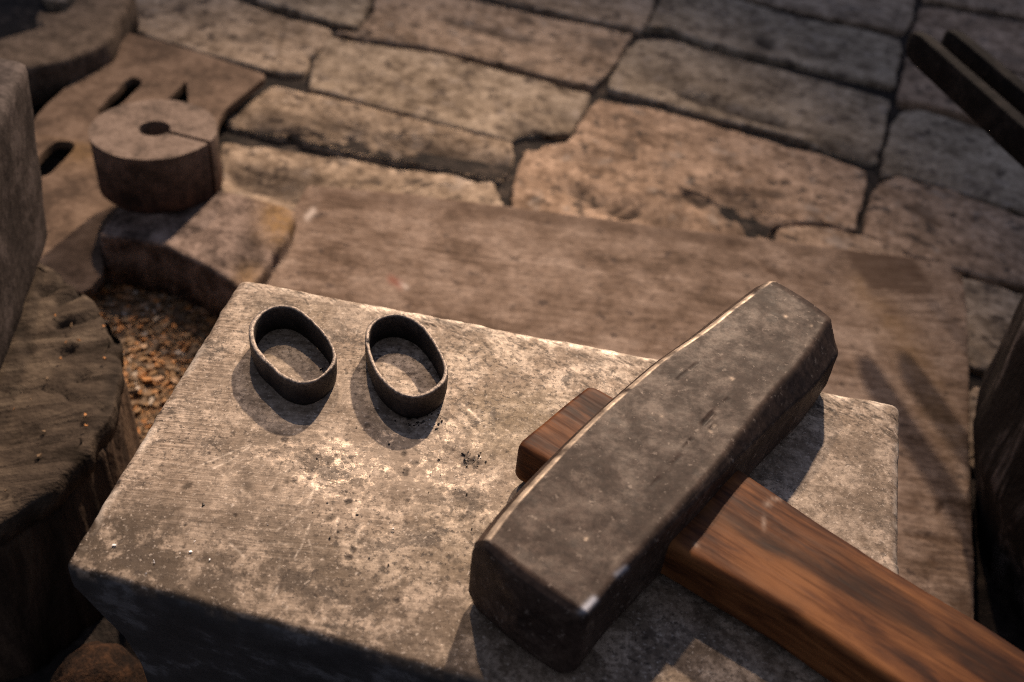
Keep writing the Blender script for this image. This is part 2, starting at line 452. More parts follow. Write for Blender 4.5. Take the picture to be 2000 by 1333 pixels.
def m_scale_and_glints():
    g = G("black scale grit and painted glints")
    return g.out(g.ramp(g.attr("tone"), [(.0, (.012, .010, .009)), (.8, (.05, .042, .038)), (1.0, (.92, .90, .88))]), .45, .3)
HANDLE_ANG = 0.0

# ------------------------------------------------------------------ floor of bricks
DIRT = m_dirt(); BRICK = m_brick()
gx, gy = np.meshgrid(np.linspace(-1.6, 2.2, 160), np.linspace(-0.5, 3.0, 150))
gz = -0.0085 + 0.006 * fbm(gx * 22, gy * 22, 0, 3, 4)
V = np.column_stack([gx.ravel(), gy.ravel(), gz.ravel()])
ii = np.arange(160 * 150).reshape(150, 160)
F = np.stack([ii[:-1, :-1], ii[:-1, 1:], ii[1:, 1:], ii[1:, :-1]], -1).reshape(-1, 4)
floor = link("floor", mesh("floor", V, F, DIRT)); tag(floor, kind="structure")

BR = [  # outlines traced on the paving, with worn edges and cracks of each brick
    [(748, -45), (935, 0), (1235, 64), (1197, 125), (1160, 165), (1020, 131), (890, 98), (650, 55), (668, 50), (692, 60), (718, 28)],
    [(640, 70), (880, 108), (1155, 178), (1137, 215), (1106, 256), (1062, 250), (1010, 252), (994, 268), (800, 218), (604, 170), (610, 120)],
    [(540, 162), (600, 178), (1000, 274), (1006, 295), (983, 343), (850, 316), (700, 288), (560, 256), (440, 234), (470, 200)],
    [(432, 272), (540, 284), (620, 297), (962, 350), (985, 400), (960, 450), (560, 460), (430, 375)],
    [(1312, -45), (1475, 6), (1560, 32), (1700, 57), (1755, 72), (1762, 95), (1748, 163), (1600, 128), (1440, 92), (1350, 68), (1300, 46), (1264, 50), (1288, 2)],
    [(1345, -150), (1320, -58), (1485, -6), (1600, 20), (1762, 54), (1784, 30), (1795, -60)],
    [(1222, 90), (1245, 72), (1310, 74), (1440, 110), (1600, 150), (1742, 192), (1735, 235), (1712, 305), (1600, 276), (1480, 242), (1400, 226), (1300, 193), (1187, 165), (1203, 125)],
    [(1165, 190), (1300, 214), (1440, 255), (1600, 298), (1694, 332), (1688, 380), (1670, 446), (1560, 427), (1515, 424), (1488, 470), (1400, 530), (990, 490), (996, 390), (1022, 290), (1060, 282), (1110, 270)],
    [(1520, 436), (1600, 435), (1680, 453), (1788, 498), (1785, 580), (1500, 560)],
    [(1722, 350), (1760, 342), (1850, 365), (2000, 418), (2080, 445), (2080, 572), (1995, 548), (1900, 524), (1800, 499), (1692, 452), (1702, 400)],
    [(1800, 513), (1900, 535), (2000, 562), (2080, 590), (2080, 760), (1900, 703), (1790, 690)],
    [(1900, 735), (2060, 780), (2060, 960), (1870, 900)],
    [(1745, 240), (1765, 212), (1800, 205), (1930, 246), (2080, 292), (2080, 430), (2000, 402), (1860, 358), (1765, 333), (1722, 335)],
    [(1778, 92), (1800, 97), (2080, 165), (2080, 280), (1930, 232), (1800, 196), (1757, 193)],
    [(1800, 6), (1836, 8), (2000, 38), (2080, 55), (2080, 152), (1800, 83), (1782, 73)],
    [(1812, -80), (2080, -20), (2080, 40), (2000, 24), (1840, -6), (1806, -10)],
    [(960, -8), (1255, 55), (1282, 2), (1308, -70), (1000, -140)],
    [(500, -6), (640, 32), (672, 42), (694, 46), (714, 10), (734, -45), (540, -95)],
    [(245, -5), (300, -65), (485, 6), (640, 50), (642, 65), (606, 100), (592, 134), (540, 136), (400, 98), (300, 66), (232, 43)],
    [(80, -3), (105, 10), (140, -8), (160, -70), (70, -70)],
]
ST = {  # cracks, spalls and dark holes
    0: [([(880, 42), (960, 62), (1030, 82)], 9, .003, .6), ([(690, 70), (800, 92)], 14, .001, .25)],
    1: [([(1000, 258), (1060, 262)], 12, .004, .6), ([(820, 232), (880, 250)], 8, .003, .7), ([(1085, 215), (1110, 235)], 12, .002, .4)],
    2: [([(480, 245), (700, 288), (985, 345)], 24, .010, .55), ([(640, 240), (900, 305), (960, 335)], 26, .005, .35), ([(985, 320), (990, 345)], 16, .01, .7)],
    3: [([(470, 345), (600, 378)], 24, .007, .7), ([(540, 290), (640, 300)], 12, .002, .2)],
    4: [([(1485, 78), (1505, 88)], 11, .005, .95), ([(1600, 98), (1612, 108)], 9, .003, .6)],
    6: [([(1335, 180), (1420, 210), (1535, 243)], 9, .005, .8), ([(1250, 140), (1330, 170)], 14, .002, .35), ([(1620, 290), (1690, 308)], 16, .006, .7)],
    7: [([(1115, 365), (1170, 392), (1235, 412)], 10, .007, .95), ([(1240, 410), (1330, 440)], 26, .004, .5), ([(1340, 375), (1375, 395)], 14, .005, .7),
        ([(1420, 395), (1500, 440), (1440, 460)], 34, .008, .6), ([(1090, 300), (1170, 320)], 16, .002, .3)],
    9: [([(1795, 410), (1815, 415)], 12, .002, .5)], 10: [([(1850, 515), (1900, 532)], 12, .003, .5)],
}
def brick(pts, seed, strokes=(), z=None):
    z = z if z is not None else float(-0.0025 + 0.004 * (vnoise(seed * 1.37, 3.1) - .5))
    w = UU(pts, 0.0); q = ccw(w[:, :2]); w = w if q is not None and np.allclose(q, w[:, :2]) else w[::-1]
    w[:, :2] -= inward(np.repeat(w[:, :2], 1, axis=0)) * .0010 if len(w) > 6 else 0
    V, F, A = slab(w, z, 0.05, bev=.003, seg=.0045, rough=.0019, topn=.0008, nscale=85, seed=seed, strokes=strokes, smooth=1,
                   tilt=tuple(.018 * (rng.random(2) - .5)), lumps=.0007)
    o = link("brick", mesh("brick", V, F, BRICK, attrs=A), floor)
    return o
for k, pts in enumerate(BR): brick(pts, k + 1, ST.get(k, ()))
# the same paving goes on past the frame: rows along the brick direction
ua = math.radians(-21.8); ud = np.array([math.cos(ua), math.sin(ua)]); vd = np.array([0.30, 0.954])
o0 = U(1170, 175, 0)[:2]
for rr in range(-6, 14):
    for cc in range(-5, 6):
        b = o0 + ud * (0.226 * cc) + vd * (0.117 * rr)
        q = np.array([b, b + ud * .217, b + ud * .217 + vd * .109, b + vd * .109])
        px = np.array([P((*p, 0)) for p in np.vstack([q, q.mean(axis=0)[None]])])
        inside = (px[:, 0] > -80) & (px[:, 0] < 2088) & (px[:, 1] > -140)
        if inside.any() or px[:, 1].max() > 900 or b[1] < .1: continue
        V, F, A = slab(q, -.003 + .004 * (random.random() - .5), .05, bev=.006, seg=.013, rough=.002, topn=.001, nscale=45, seed=200 + rr * 11 + cc, inner=(.7, .35))
        link("brick", mesh("brick", V, F, BRICK, attrs=A), floor)

# ------------------------------------------------------------------ board under the anvil
BZ = 0.020
bp = UU([(600, 360), (800, 378), (1000, 402), (1250, 435), (1500, 466), (1700, 492), (1852, 514), (1884, 535), (1890, 600), (1893, 700), (1900, 900), (1903, 1050), (1906, 1200), (1900, 1300)], BZ)
bp = np.vstack([bp, [[.10, .175, BZ], [-.09, .175, BZ], [-.156, .30, BZ], [-.149, .44, BZ]]])
nx, ny = 300, 260
def fill_board():
    P2 = ccw(bp[:, :2])
    V, F, A = slab(np.column_stack([P2, np.zeros(len(P2))]), BZ, .0185, bev=.0022, seg=.0022, rough=.0006, topn=.0003, nscale=70, seed=77, smooth=1,
                   inner=tuple(np.r_[np.linspace(.988, .70, 40), np.linspace(.68, .03, 40)]), strokes=[
        ([(1768, 1040), (1830, 1052), (1903, 1062)], 3.5, .0012, .85), ([(1840, 985), (1832, 1000)], 5, .002, .9), ([(1745, 985), (1790, 990)], 8, .0004, .35),
        ([(1823, 1092), (1828, 1100)], 6, .0012, .8), ([(1880, 1175), (1890, 1200)], 22, .002, .85), ([(1868, 531), (1884, 545)], 9, .002, .8),
        ([(1505, 528), (1525, 540)], 8, .0012, .85), ([(1490, 513), (1498, 516)], 6, .001, .7), ([(1633, 600), (1633, 604)], 6, .001, .9), ([(1427, 477), (1430, 480)], 6, .001, .8),
        
        ([(620, 378), (800, 392), (1050, 425), (1450, 475)], 17, .0002, .5), ([(1180, 450), (1480, 480)], 10, .0002, .25), ([(1400, 520), (1600, 550)], 10, .0002, .22),
        ([(1720, 860), (1850, 880)], 8, .0002, .25), ([(1010, 470), (1180, 520)], 10, 0, .15), ([(640, 470), (900, 540)], 10, 0, .12)])
    px, py = P(V)
    sx = px - (py - 505) * .62; gr = fbm(px / 160, py / 7, 0, 33, 3)      # dark patch at the far right end, feathering out along the grain
    end_patch = np.clip((sx - 1652) / 14, 0, 1) * np.clip((1792 - sx) / 14, 0, 1) * np.clip((600 + 130 * gr - py) / 24, 0, 1)
    A["stain"] = np.maximum(A["stain"], np.clip(.80 + .5 * gr, 0, .95) * end_patch)
    A["rust"] = np.exp(-(poly_dist(px, py, [(765, 546), (780, 556)]) / 8) ** 2) * .5
    A["pale"] = np.exp(-(poly_dist(px, py, [(600, 425), (612, 412)]) / 6) ** 2) * .7 + np.exp(-(poly_dist(px, py, [(786, 556), (792, 560)]) / 5) ** 2) * .6
    A["ochre"] = np.clip(.45 * np.exp(-(poly_dist(px, py, [(1690, 560), (1760, 660), (1860, 850)]) / 34) ** 2), 0, 1) * (.6 + fbm(px / 30, py / 30, 0, 4)) * (1 - end_patch)
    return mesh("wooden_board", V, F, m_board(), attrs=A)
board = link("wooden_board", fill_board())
tag(board, "broad worn brown board with dark streaks lying under the steel anvil", "board")

# ------------------------------------------------------------------ anvil
AZ = 0.15
c00 = np.array(U(125, 1104, AZ)); c10 = np.array(U(1757, 1562, AZ)); c11 = np.array(U(1760, 787, AZ)); c01 = np.array(U(469, 540, AZ))
def build_anvil():
    NX, NY = 620, 400
    u = np.linspace(0, 1, NX); v = np.linspace(0, 1, NY)
    # denser towards the borders so that the rounded edges stay smooth
    ee = lambda t: t - .010 * np.sin(2 * np.pi * t) * 3
    uu, vv = np.meshgrid(ee(u), ee(v))
    Q = ((1 - uu) * (1 - vv))[..., None] * c00 + (uu * (1 - vv))[..., None] * c10 + (uu * vv)[..., None] * c11 + ((1 - uu) * vv)[..., None] * c01
    X, Y = Q[..., 0].copy(), Q[..., 1].copy()
    Lx, Ly = .215, .13
    R = np.where(vv > .5, .0034, .0019)
    nz = fbm(X * 160, Y * 160, 0, 12, 4)
    du = np.minimum(uu, 1 - uu) * Lx + nz * .0012; dv = np.minimum(vv, 1 - vv) * Ly + nz * .0012
    eu = np.clip(1 - du / R, 0, 1); ev = np.clip(1 - dv / R, 0, 1)
    e = np.clip(np.hypot(eu, ev), 0, 1)
    edge = e
    Z = -R * .85 * (1 - np.sqrt(np.clip(1 - e * e, 0, 1)))
    # plan corner rounding
    corner = np.clip(np.hypot(eu, ev) - 1, 0, 1)
    cx, cy = Q[..., 0].mean(), Q[..., 1].mean()
    X -= np.sign(uu - .5) * corner * R * .7; Y -= np.sign(vv - .5) * corner * R * .7
    px, py = P(np.stack([X, Y, np.full_like(X, AZ)], -1))
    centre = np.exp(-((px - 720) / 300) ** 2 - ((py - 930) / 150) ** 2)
    Z += .00028 * fbm(X * 45, Y * 45, 0, 21, 3) * 2 + .00007 * fbm(X * 420, Y * 420, 0, 25, 3) * 2
    # hammer dents
    r2 = np.random.default_rng(3)
    dark = np.zeros_like(X); bright = np.zeros_like(X); pit = np.zeros_like(X); warm = np.zeros_like(X); rim = np.zeros_like(X)
    def window(x, y, rad):
        m = (np.abs(X - x) < rad) & (np.abs(Y - y) < rad)
        rr_, cc_ = np.where(m)
        if len(rr_) == 0: return None
        return np.s_[rr_.min():rr_.max() + 1, cc_.min():cc_.max() + 1]
    def dent(ppx, ppy, a, b, rot, depth, st=0.0):
        w = U(ppx, ppy, AZ); S = window(w[0], w[1], max(a, b) * 2.4)
        if S is None: return
        dx, dy = X[S] - w[0], Y[S] - w[1]
        p_, q_ = dx * math.cos(rot) + dy * math.sin(rot), -dx * math.sin(rot) + dy * math.cos(rot)
        d2 = (p_ / a) ** 2 + (q_ / b) ** 2
        Z[S] -= depth * np.exp(-d2 ** 2)
        if st: dark[S] = np.maximum(dark[S], st * np.exp(-d2 ** 2))
    for k in range(170):
        x = r2.normal(720, 230); y = r2.normal(950, 130)
        s = r2.uniform(.0006, .0021); dent(x, y, s, s * r2.uniform(.5, 1), r2.uniform(0, 3), s * r2.uniform(.015, .04), r2.choice([0, 0, 0, .4]))
    for x, y in [(605, 880), (620, 965), (645, 1012), (705, 1057), (570, 630), (880, 1040), (365, 950), (350, 1045)]:
        dent(x, y, .0017, .0011, .9, .00012, .8)
    # chisel nicks near the far edge
    for k in range(520):
        t = r2.uniform(0, 1)
        x = 470 + t * 1290; y = 540 + .1925 * (x - 470) + abs(r2.normal(0, 1)) * (42 if x > 880 else 14) + 6
        if x < 820 and r2.random() < .75: continue
        dent(x, y, r2.uniform(.0010, .0022), r2.uniform(.00016, .0003), r2.normal(-.62, .18), r2.uniform(.00008, .00018), r2.choice([.0, .6, .9]))
    pit = np.maximum(pit, .55 * np.clip(dark, 0, 1) * (vv > .72))
    # pits and pin holes
    for k in range(330):
        x = r2.normal(760, 190); y = r2.normal(925, 95)
        if k > 300: x, y = r2.uniform(150, 1750), r2.uniform(560, 1330)
        w = U(x, y, AZ); rad = r2.choice([.00022, .0003, .0004, .00055, .0008], p=[.45, .33, .15, .06, .01])
        S = window(w[0], w[1], rad * 3)
        if S is None: continue
        d = np.hypot(X[S] - w[0], (Y[S] - w[1]) * r2.uniform(.7, 1.4)) / rad + 1.1 * fbm(X[S] * 1800, Y[S] * 1800, k, 9, 2)
        gk = np.exp(-d ** 4); pit[S] = np.maximum(pit[S], gk * r2.uniform(.6, 1)); Z[S] -= gk * rad * .5
    for x, y in [(912, 892), (918, 902), (925, 897), (908, 906), (935, 905), (928, 912), (795, 918), (680, 980), (790, 925), (555, 860), (690, 1075), (682, 1088)]:
        w = U(x, y, AZ); S = window(w[0], w[1], .003)
        d = np.hypot(X[S] - w[0], Y[S] - w[1]) / .0009 + 1.2 * fbm(X[S] * 1500, Y[S] * 1500, 0, 9, 2)
        gk = np.exp(-np.clip(d, 0, 9) ** 4); pit[S] = np.maximum(pit[S], gk); Z[S] -= gk * .0003
    # scratches, bright burr with a groove
    scr = [([(352, 925), (400, 905), (455, 882), (490, 868)], 1.6, .8), ([(410, 918), (452, 898), (487, 873)], 1.7, 1), ([(575, 1090), (590, 1065), (607, 1020)], 1.5, .9), ([(603, 1055), (612, 1085)], 1.8, .8),
           ([(540, 1036), (575, 1012), (610, 990)], 2, .8), ([(450, 1062), (478, 1088)], 2.4, .7), ([(530, 1168), (542, 1145)], 2.2, .8), ([(610, 935), (612, 960), (600, 985)], 2, .8), ([(625, 930), (618, 962)], 1.8, .7),
           ([(905, 790), (925, 808), (938, 822)], 2, 1), ([(900, 812), (912, 830)], 1.5, .6), ([(890, 846), (1030, 850)], 1.2, .45), ([(930, 850), (935, 900)], 1.2, .4), ([(500, 640), (470, 690)], 3, .5),
           ([(545, 1110), (548, 1085)], 1.6, .6), ([(660, 1010), (655, 1040)], 1.8, .7), ([(700, 1030), (695, 1060)], 1.8, .5), ([(1700, 900), (1735, 960)], 1.2, .3), ([(500, 1060), (590, 1064), (640, 1072)], 1.4, .5)]
    for k in range(70):
        x = r2.normal(700, 300); y = r2.normal(930, 150); a = r2.choice([r2.normal(.1, .15), r2.normal(-.9, .4), r2.normal(1.2, .3)]); l = r2.uniform(10, 60)
        scr.append(([(x, y), (x + l * math.cos(a), y + l * math.sin(a))], r2.uniform(.7, 1.3), r2.uniform(.15, .5)))
    for pl, w, st in scr:
        m = (px > min(p[0] for p in pl) - 12) & (px < max(p[0] for p in pl) + 12) & (py > min(p[1] for p in pl) - 12) & (py < max(p[1] for p in pl) + 12)
        if not m.any(): continue
        d = poly_dist(px[m], py[m], pl) + 1.3 * fbm(px[m] / 9, py[m] / 9, 0, 8, 2)
        gk = np.exp(-np.clip(d / w, 0, 8) ** 2)
        rim[m] = np.maximum(rim[m], .62 * st * gk * np.clip(.75 + 2.5 * fbm(px[m] / 6, py[m] / 6, 0, 18, 2), 0, 1)); Z[m] -= .00006 * st * gk
    # stains; the pale middle is lamp glow painted into the colour
    n = fbm(X * 70, Y * 70, 0, 41, 4); n2 = fbm(X * 25, Y * 25, 0, 45, 3)
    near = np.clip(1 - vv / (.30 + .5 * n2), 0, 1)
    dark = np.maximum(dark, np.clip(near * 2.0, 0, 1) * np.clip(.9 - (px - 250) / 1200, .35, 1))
    for x, y, rx, ry, s in [(330, 1040, 180, 60, .9), (520, 830, 80, 90, .35), (760, 830, 60, 60, .3), (430, 905, 40, 70, .35), (480, 965, 20, 70, .55), (600, 1060, 110, 22, .6),
                            (830, 985, 120, 30, .45), (520, 600, 60, 20, .35), (880, 1060, 110, 40, .35), (1680, 960, 80, 110, .25), (1620, 1010, 60, 80, .4), (1000, 640, 120, 14, .35), (230, 1010, 30, 50, .5)]:
        dark = np.maximum(dark, s * np.exp(-((px - x) / rx) ** 2 - ((py - y) / ry) ** 2) * np.clip(.8 + 2.2 * n, 0, 1.3))
    for x, y, rx, ry, s in [(1010, 830, 110, 75, .9), (560, 660, 60, 60, .5), (910, 1060, 120, 80, .55), (780, 1090, 200, 60, .4), (560, 620, 90, 30, .4), (960, 700, 100, 40, .35)]:
        warm = np.maximum(warm, s * np.exp(-((px - x) / rx) ** 4 - ((py - y) / ry) ** 4))
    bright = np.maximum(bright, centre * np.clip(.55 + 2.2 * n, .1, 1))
    # polished rims on the far and right edges
    nq = fbm(X * 240, Y * 240, 0, 47, 4)
    rim = np.maximum(rim, np.clip((vv - .955) / .03, 0, 1) * np.clip(.55 + 2.6 * nq + 1.5 * n, 0, .9) * (1 - (e > .97)))
    rim = np.maximum(rim, np.clip((.016 - uu) / .010, 0, 1) * np.clip(.0 + 3.2 * nq + 2 * n, 0, .8))
    rim = np.maximum(rim, np.clip((uu - .988) / .008, 0, 1) * np.clip(.1 + 2.6 * nq, 0, .6))
    brush = np.clip(1.15 - (px - 250) / 750, .18, 1) * np.clip(1.1 + 1.5 * n2, 0, 1) * np.clip(1.6 - dark * 1.4, 0, 1)
    brush = np.maximum(brush, np.clip(np.exp(-((px - 600) / 140) ** 2 - ((py - 1085) / 36) ** 2) * 1.2, 0, 1))
    V = [np.stack([X, Y, AZ + Z], -1).reshape(-1, 3)]
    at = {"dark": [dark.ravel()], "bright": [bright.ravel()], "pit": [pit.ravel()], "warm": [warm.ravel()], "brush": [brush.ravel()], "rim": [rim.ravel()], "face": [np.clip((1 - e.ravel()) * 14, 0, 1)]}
    idx = np.arange(NX * NY).reshape(NY, NX)
    F = [np.stack([idx[:-1, :-1], idx[:-1, 1:], idx[1:, 1:], idx[1:, :-1]], -1).reshape(-1, 4)]
    loop = np.r_[idx[0, :-1], idx[:-1, -1], idx[-1, :0:-1], idx[:0:-1, 0]]
    T = V[0][loop]; c = T.mean(axis=0); n_ = len(loop); prev = loop; tot = NX * NY
    ztop = T[:, 2]
    for k, (zz, ins) in enumerate([(-.002, -.0002), (-.006, 0), (-.012, .0015), (-.022, .004), (-.035, .007), (-.05, .009), (-.075, .010), (-.11, .010), (-.1295, .010)]):
        Nn = (c - T)[:, :2]; Nn = np.sign(Nn) * np.minimum(np.abs(Nn), 1)  # inset towards the middle, faces stay planar
        d = np.zeros((n_, 2))
        un_ = np.zeros(n_)
        Q_ = T.copy()
        sc = 1 - ins * np.array([1 / .11, 1 / .07])
        Q_[:, :2] = c[:2] + (T[:, :2] - c[:2]) * sc
        wob = .0022 * fbm(T[:, 0] * 90 + 7, T[:, 1] * 90 + zz * 90, zz * 120, 51, 3)
        Q_[:, :2] += (T[:, :2] - c[:2]) / np.linalg.norm(T[:, :2] - c[:2], axis=1, keepdims=True) * wob[:, None] * min(1, abs(zz) / .004)
        Q_[:, 2] = AZ - .0026 + zz
        cur = tot + np.arange(n_); tot += n_
        V.append(Q_)
        for key in at: at[key].append(np.zeros(n_))
        F.append(np.stack([prev, cur, np.roll(cur, -1), np.roll(prev, -1)], -1)); prev = cur
    V = np.vstack(V); F = np.vstack(F)
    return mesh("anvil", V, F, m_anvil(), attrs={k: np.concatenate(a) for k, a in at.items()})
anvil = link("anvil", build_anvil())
tag(anvil, "rectangular steel anvil block with a scratched pitted top carrying the hammer and rings", "anvil")

# ------------------------------------------------------------------ oval rings
RZ = 0.0095
RING = m_ring()
def zp(L): return [(400 + x / 3.3333, 520 + y / 3.3333) for x, y in L]
R1o = zp([(283, 400), (300, 350), (350, 298), (420, 258), (500, 244), (580, 258), (650, 298), (720, 362), (790, 437), (840, 515), (862, 590), (852, 635), (820, 675), (770, 722), (700, 760), (620, 767), (550, 747), (490, 717), (420, 650), (350, 590), (308, 530), (286, 460)])
R1i = zp([(335, 430), (350, 370), (390, 310), (440, 280), (520, 270), (590, 295), (660, 345), (730, 410), (790, 480), (820, 550), (815, 620), (780, 680), (720, 725), (650, 735), (590, 725), (520, 690), (460, 640), (410, 580), (360, 520), (340, 470)])
R2o = zp([(1043, 430), (1060, 385), (1100, 345), (1160, 312), (1240, 303), (1320, 313), (1400, 358), (1460, 418), (1512, 498), (1555, 580), (1582, 650), (1587, 705), (1562, 762), (1500, 812), (1430, 847), (1340, 857), (1260, 832), (1190, 782), (1130, 722), (1083, 640), (1058, 560), (1043, 490)])
R2i = zp([(1085, 440), (1100, 390), (1150, 345), (1230, 325), (1310, 345), (1390, 390), (1450, 460), (1500, 540), (1540, 630), (1545, 690), (1520, 740), (1470, 785), (1400, 820), (1330, 825), (1260, 795), (1190, 740), (1130, 650), (1095, 560), (1085, 500)])
def ring_mesh(out, inn, seed):
    n = 220
    O = ccw(resample(chaikin(UU(out, AZ + RZ)[:, :2], 3), n)); I = ccw(resample(chaikin(UU(inn, AZ + RZ)[:, :2], 3), n))
    c = O.mean(axis=0)
    def byang(Q):
        a = np.arctan2(Q[:, 1] - c[1], Q[:, 0] - c[0]); s = np.argsort(a); a = a[s]; r = np.linalg.norm(Q - c, axis=1)[s]
        t = np.linspace(-math.pi, math.pi, n, endpoint=False)
        return np.interp(t, a, r, period=2 * math.pi), t
    ro, t = byang(O); ri, _ = byang(I)
    ri = ro - np.clip((ro - ri) * .68, .0010, .0020)
    def rg(r, z): return np.column_stack([c[0] + r * np.cos(t), c[1] + r * np.sin(t), np.full(n, AZ + z) if np.isscalar(z) else AZ + z])
    nz = .00022 * fbm(np.cos(t) * 6, np.sin(t) * 6, seed, seed, 3) * 2
    zt = RZ + nz
    w = ro - ri
    f = .22
    R = [rg(ro - .0006, .0001), rg(ro - .0003, .0015), rg(ro, .004), rg(ro, .0065), rg(ro, zt - .0006), rg(ro - w * .06, zt - .0002), rg(ro - w * f, zt), rg(ro - w * .5, zt + .00004), rg(ri + w * f, zt), rg(ri + w * .06, zt - .0002), rg(ri, zt - .0006), rg(ri, .006), rg(ri + .0001, .003), rg(ri + .0002, .0001)]
    wear = [0, 0, 0, .1, .35, .9, 1, 1, 1, .9, .3, .1, 0, 0]
    V, F = loft(R + [R[0]], cap0=False, cap1=False)
    V = V[:-n]; F = [tuple(i % len(V) for i in f_) for f_ in F]
    at = np.repeat(wear, n)
    ang = np.tile(t, len(R)); d = fbm(V[:, 0] * 500, V[:, 1] * 500, V[:, 2] * 500, seed + 5, 3)
    rad = (V[:, :2] - c) / np.linalg.norm(V[:, :2] - c, axis=1, keepdims=True)
    V[:, :2] += rad * (d * .00022)[:, None]
    return V, F[::-1], at, c
for out, inn, sd, lab in [(R1o, R1i, 3, "left oval dark iron ring on the anvil, with the wider opening"), (R2o, R2i, 14, "oval dark iron ring on the anvil nearer the hammer, showing a notch in its rim")]:
    V, F, at, c = ring_mesh(out, inn, sd)
    if sd == 14:      # the notch in the rim of the second ring
        w = U(400 + 1062 / 3.333, 520 + 488 / 3.333, AZ + RZ)
        d = np.hypot(V[:, 0] - w[0], V[:, 1] - w[1]); k = np.exp(-(d / .0009) ** 2) * (V[:, 2] > AZ + .006)
        V[:, 2] -= .0009 * k; at = at * (1 - .8 * np.clip(k, 0, 1))
    org = np.array([c[0], c[1], AZ])
    me = mesh("oval_ring", V - org, F, RING, attrs={"rim": at})
    bm = bmesh.new(); bm.from_mesh(me); bmesh.ops.recalc_face_normals(bm, faces=bm.faces); bm.to_mesh(me); bm.free()
    o = link("oval_ring", me, origin=org)
    tag(o, lab, "ring", "oval iron rings on the anvil")

# ------------------------------------------------------------------ hammer
HZ = AZ + 0.0262
def arc(pl, n):
    pl = np.asarray(pl, float); s = np.r_[0, np.cumsum(np.linalg.norm(np.diff(pl, axis=0), axis=1))]; s /= s[-1]
    t = np.linspace(0, 1, n)
    # smooth interpolation (Catmull-Rom through the points)
    k = np.clip(np.searchsorted(s, t, side='right') - 1, 0, len(pl) - 2)
    p0 = pl[np.maximum(k - 1, 0)]; p1 = pl[k]; p2 = pl[k + 1]; p3 = pl[np.minimum(k + 2, len(pl) - 1)]
    f = ((t - s[k]) / (s[k + 1] - s[k]))[:, None]
    return .5 * (2 * p1 + (p2 - p0) * f + (2 * p0 - 5 * p1 + 4 * p2 - p3) * f ** 2 + (3 * p1 - p0 - 3 * p2 + p3) * f ** 3)
NS = 260
Ledge = arc([U(*p, HZ) for p in [(952, 1052), (1000, 990), (1065, 918), (1130, 850), (1205, 778), (1290, 706), (1370, 650), (1440, 596), (1502, 550)]], NS)
Redge = arc([U(*p, HZ) for p in [(1146, 1194), (1200, 1125), (1268, 1052), (1330, 985), (1390, 918), (1450, 842), (1515, 760), (1570, 700), (1618, 626)]], NS)
hroot_loc = np.array([*((Ledge[NS // 2] + Redge[NS // 2]) / 2)[:2], AZ])
hammer = root("hammer", hroot_loc)
tag(hammer, "heavy hammer with dark steel head and brown wooden handle lying across the anvil", "hammer")
def section(w, cL, cR, h, rr=.0011):
    cb = .003
    pts = [(-w / 2, 0, rr), (w / 2, 0, rr), (w / 2 + cR * .8, -cR, min(rr, .8 * cR)), (w / 2 + cR * .8, -h + cb, .001), (w / 2 + cR * .8 - cb, -h, .001), (-w / 2 - cL * .8 + cb, -h, .001), (-w / 2 - cL * .8, -h + cb, .001), (-w / 2 - cL * .8, -cL, min(rr, .8 * cL))]
    cnt = [46, 8, 12, 4, 20, 4, 12, 8]
    out = []; n = len(pts)
    A = [np.array(p[:2]) for p in pts]
    for i in range(n):
        p, q = A[i], A[(i + 1) % n]; pr = A[i - 1]
        r = pts[i][2]; rq = pts[(i + 1) % n][2]
        a = p + (pr - p) / (np.linalg.norm(pr - p) + 1e-9) * min(r, .45 * np.linalg.norm(pr - p)); b = p + (q - p) / (np.linalg.norm(q - p) + 1e-9) * min(r, .45 * np.linalg.norm(q - p))
        for f in (0, .25, .5, .75): out.append((1 - f) ** 2 * a + 2 * f * (1 - f) * p + f * f * b)
        e = q + (p - q) / (np.linalg.norm(q - p) + 1e-9) * min(rq, .45 * np.linalg.norm(p - q))
        for f in np.linspace(0, 1, cnt[i], endpoint=False): out.append(b + (e - b) * f)
    return np.array(out)
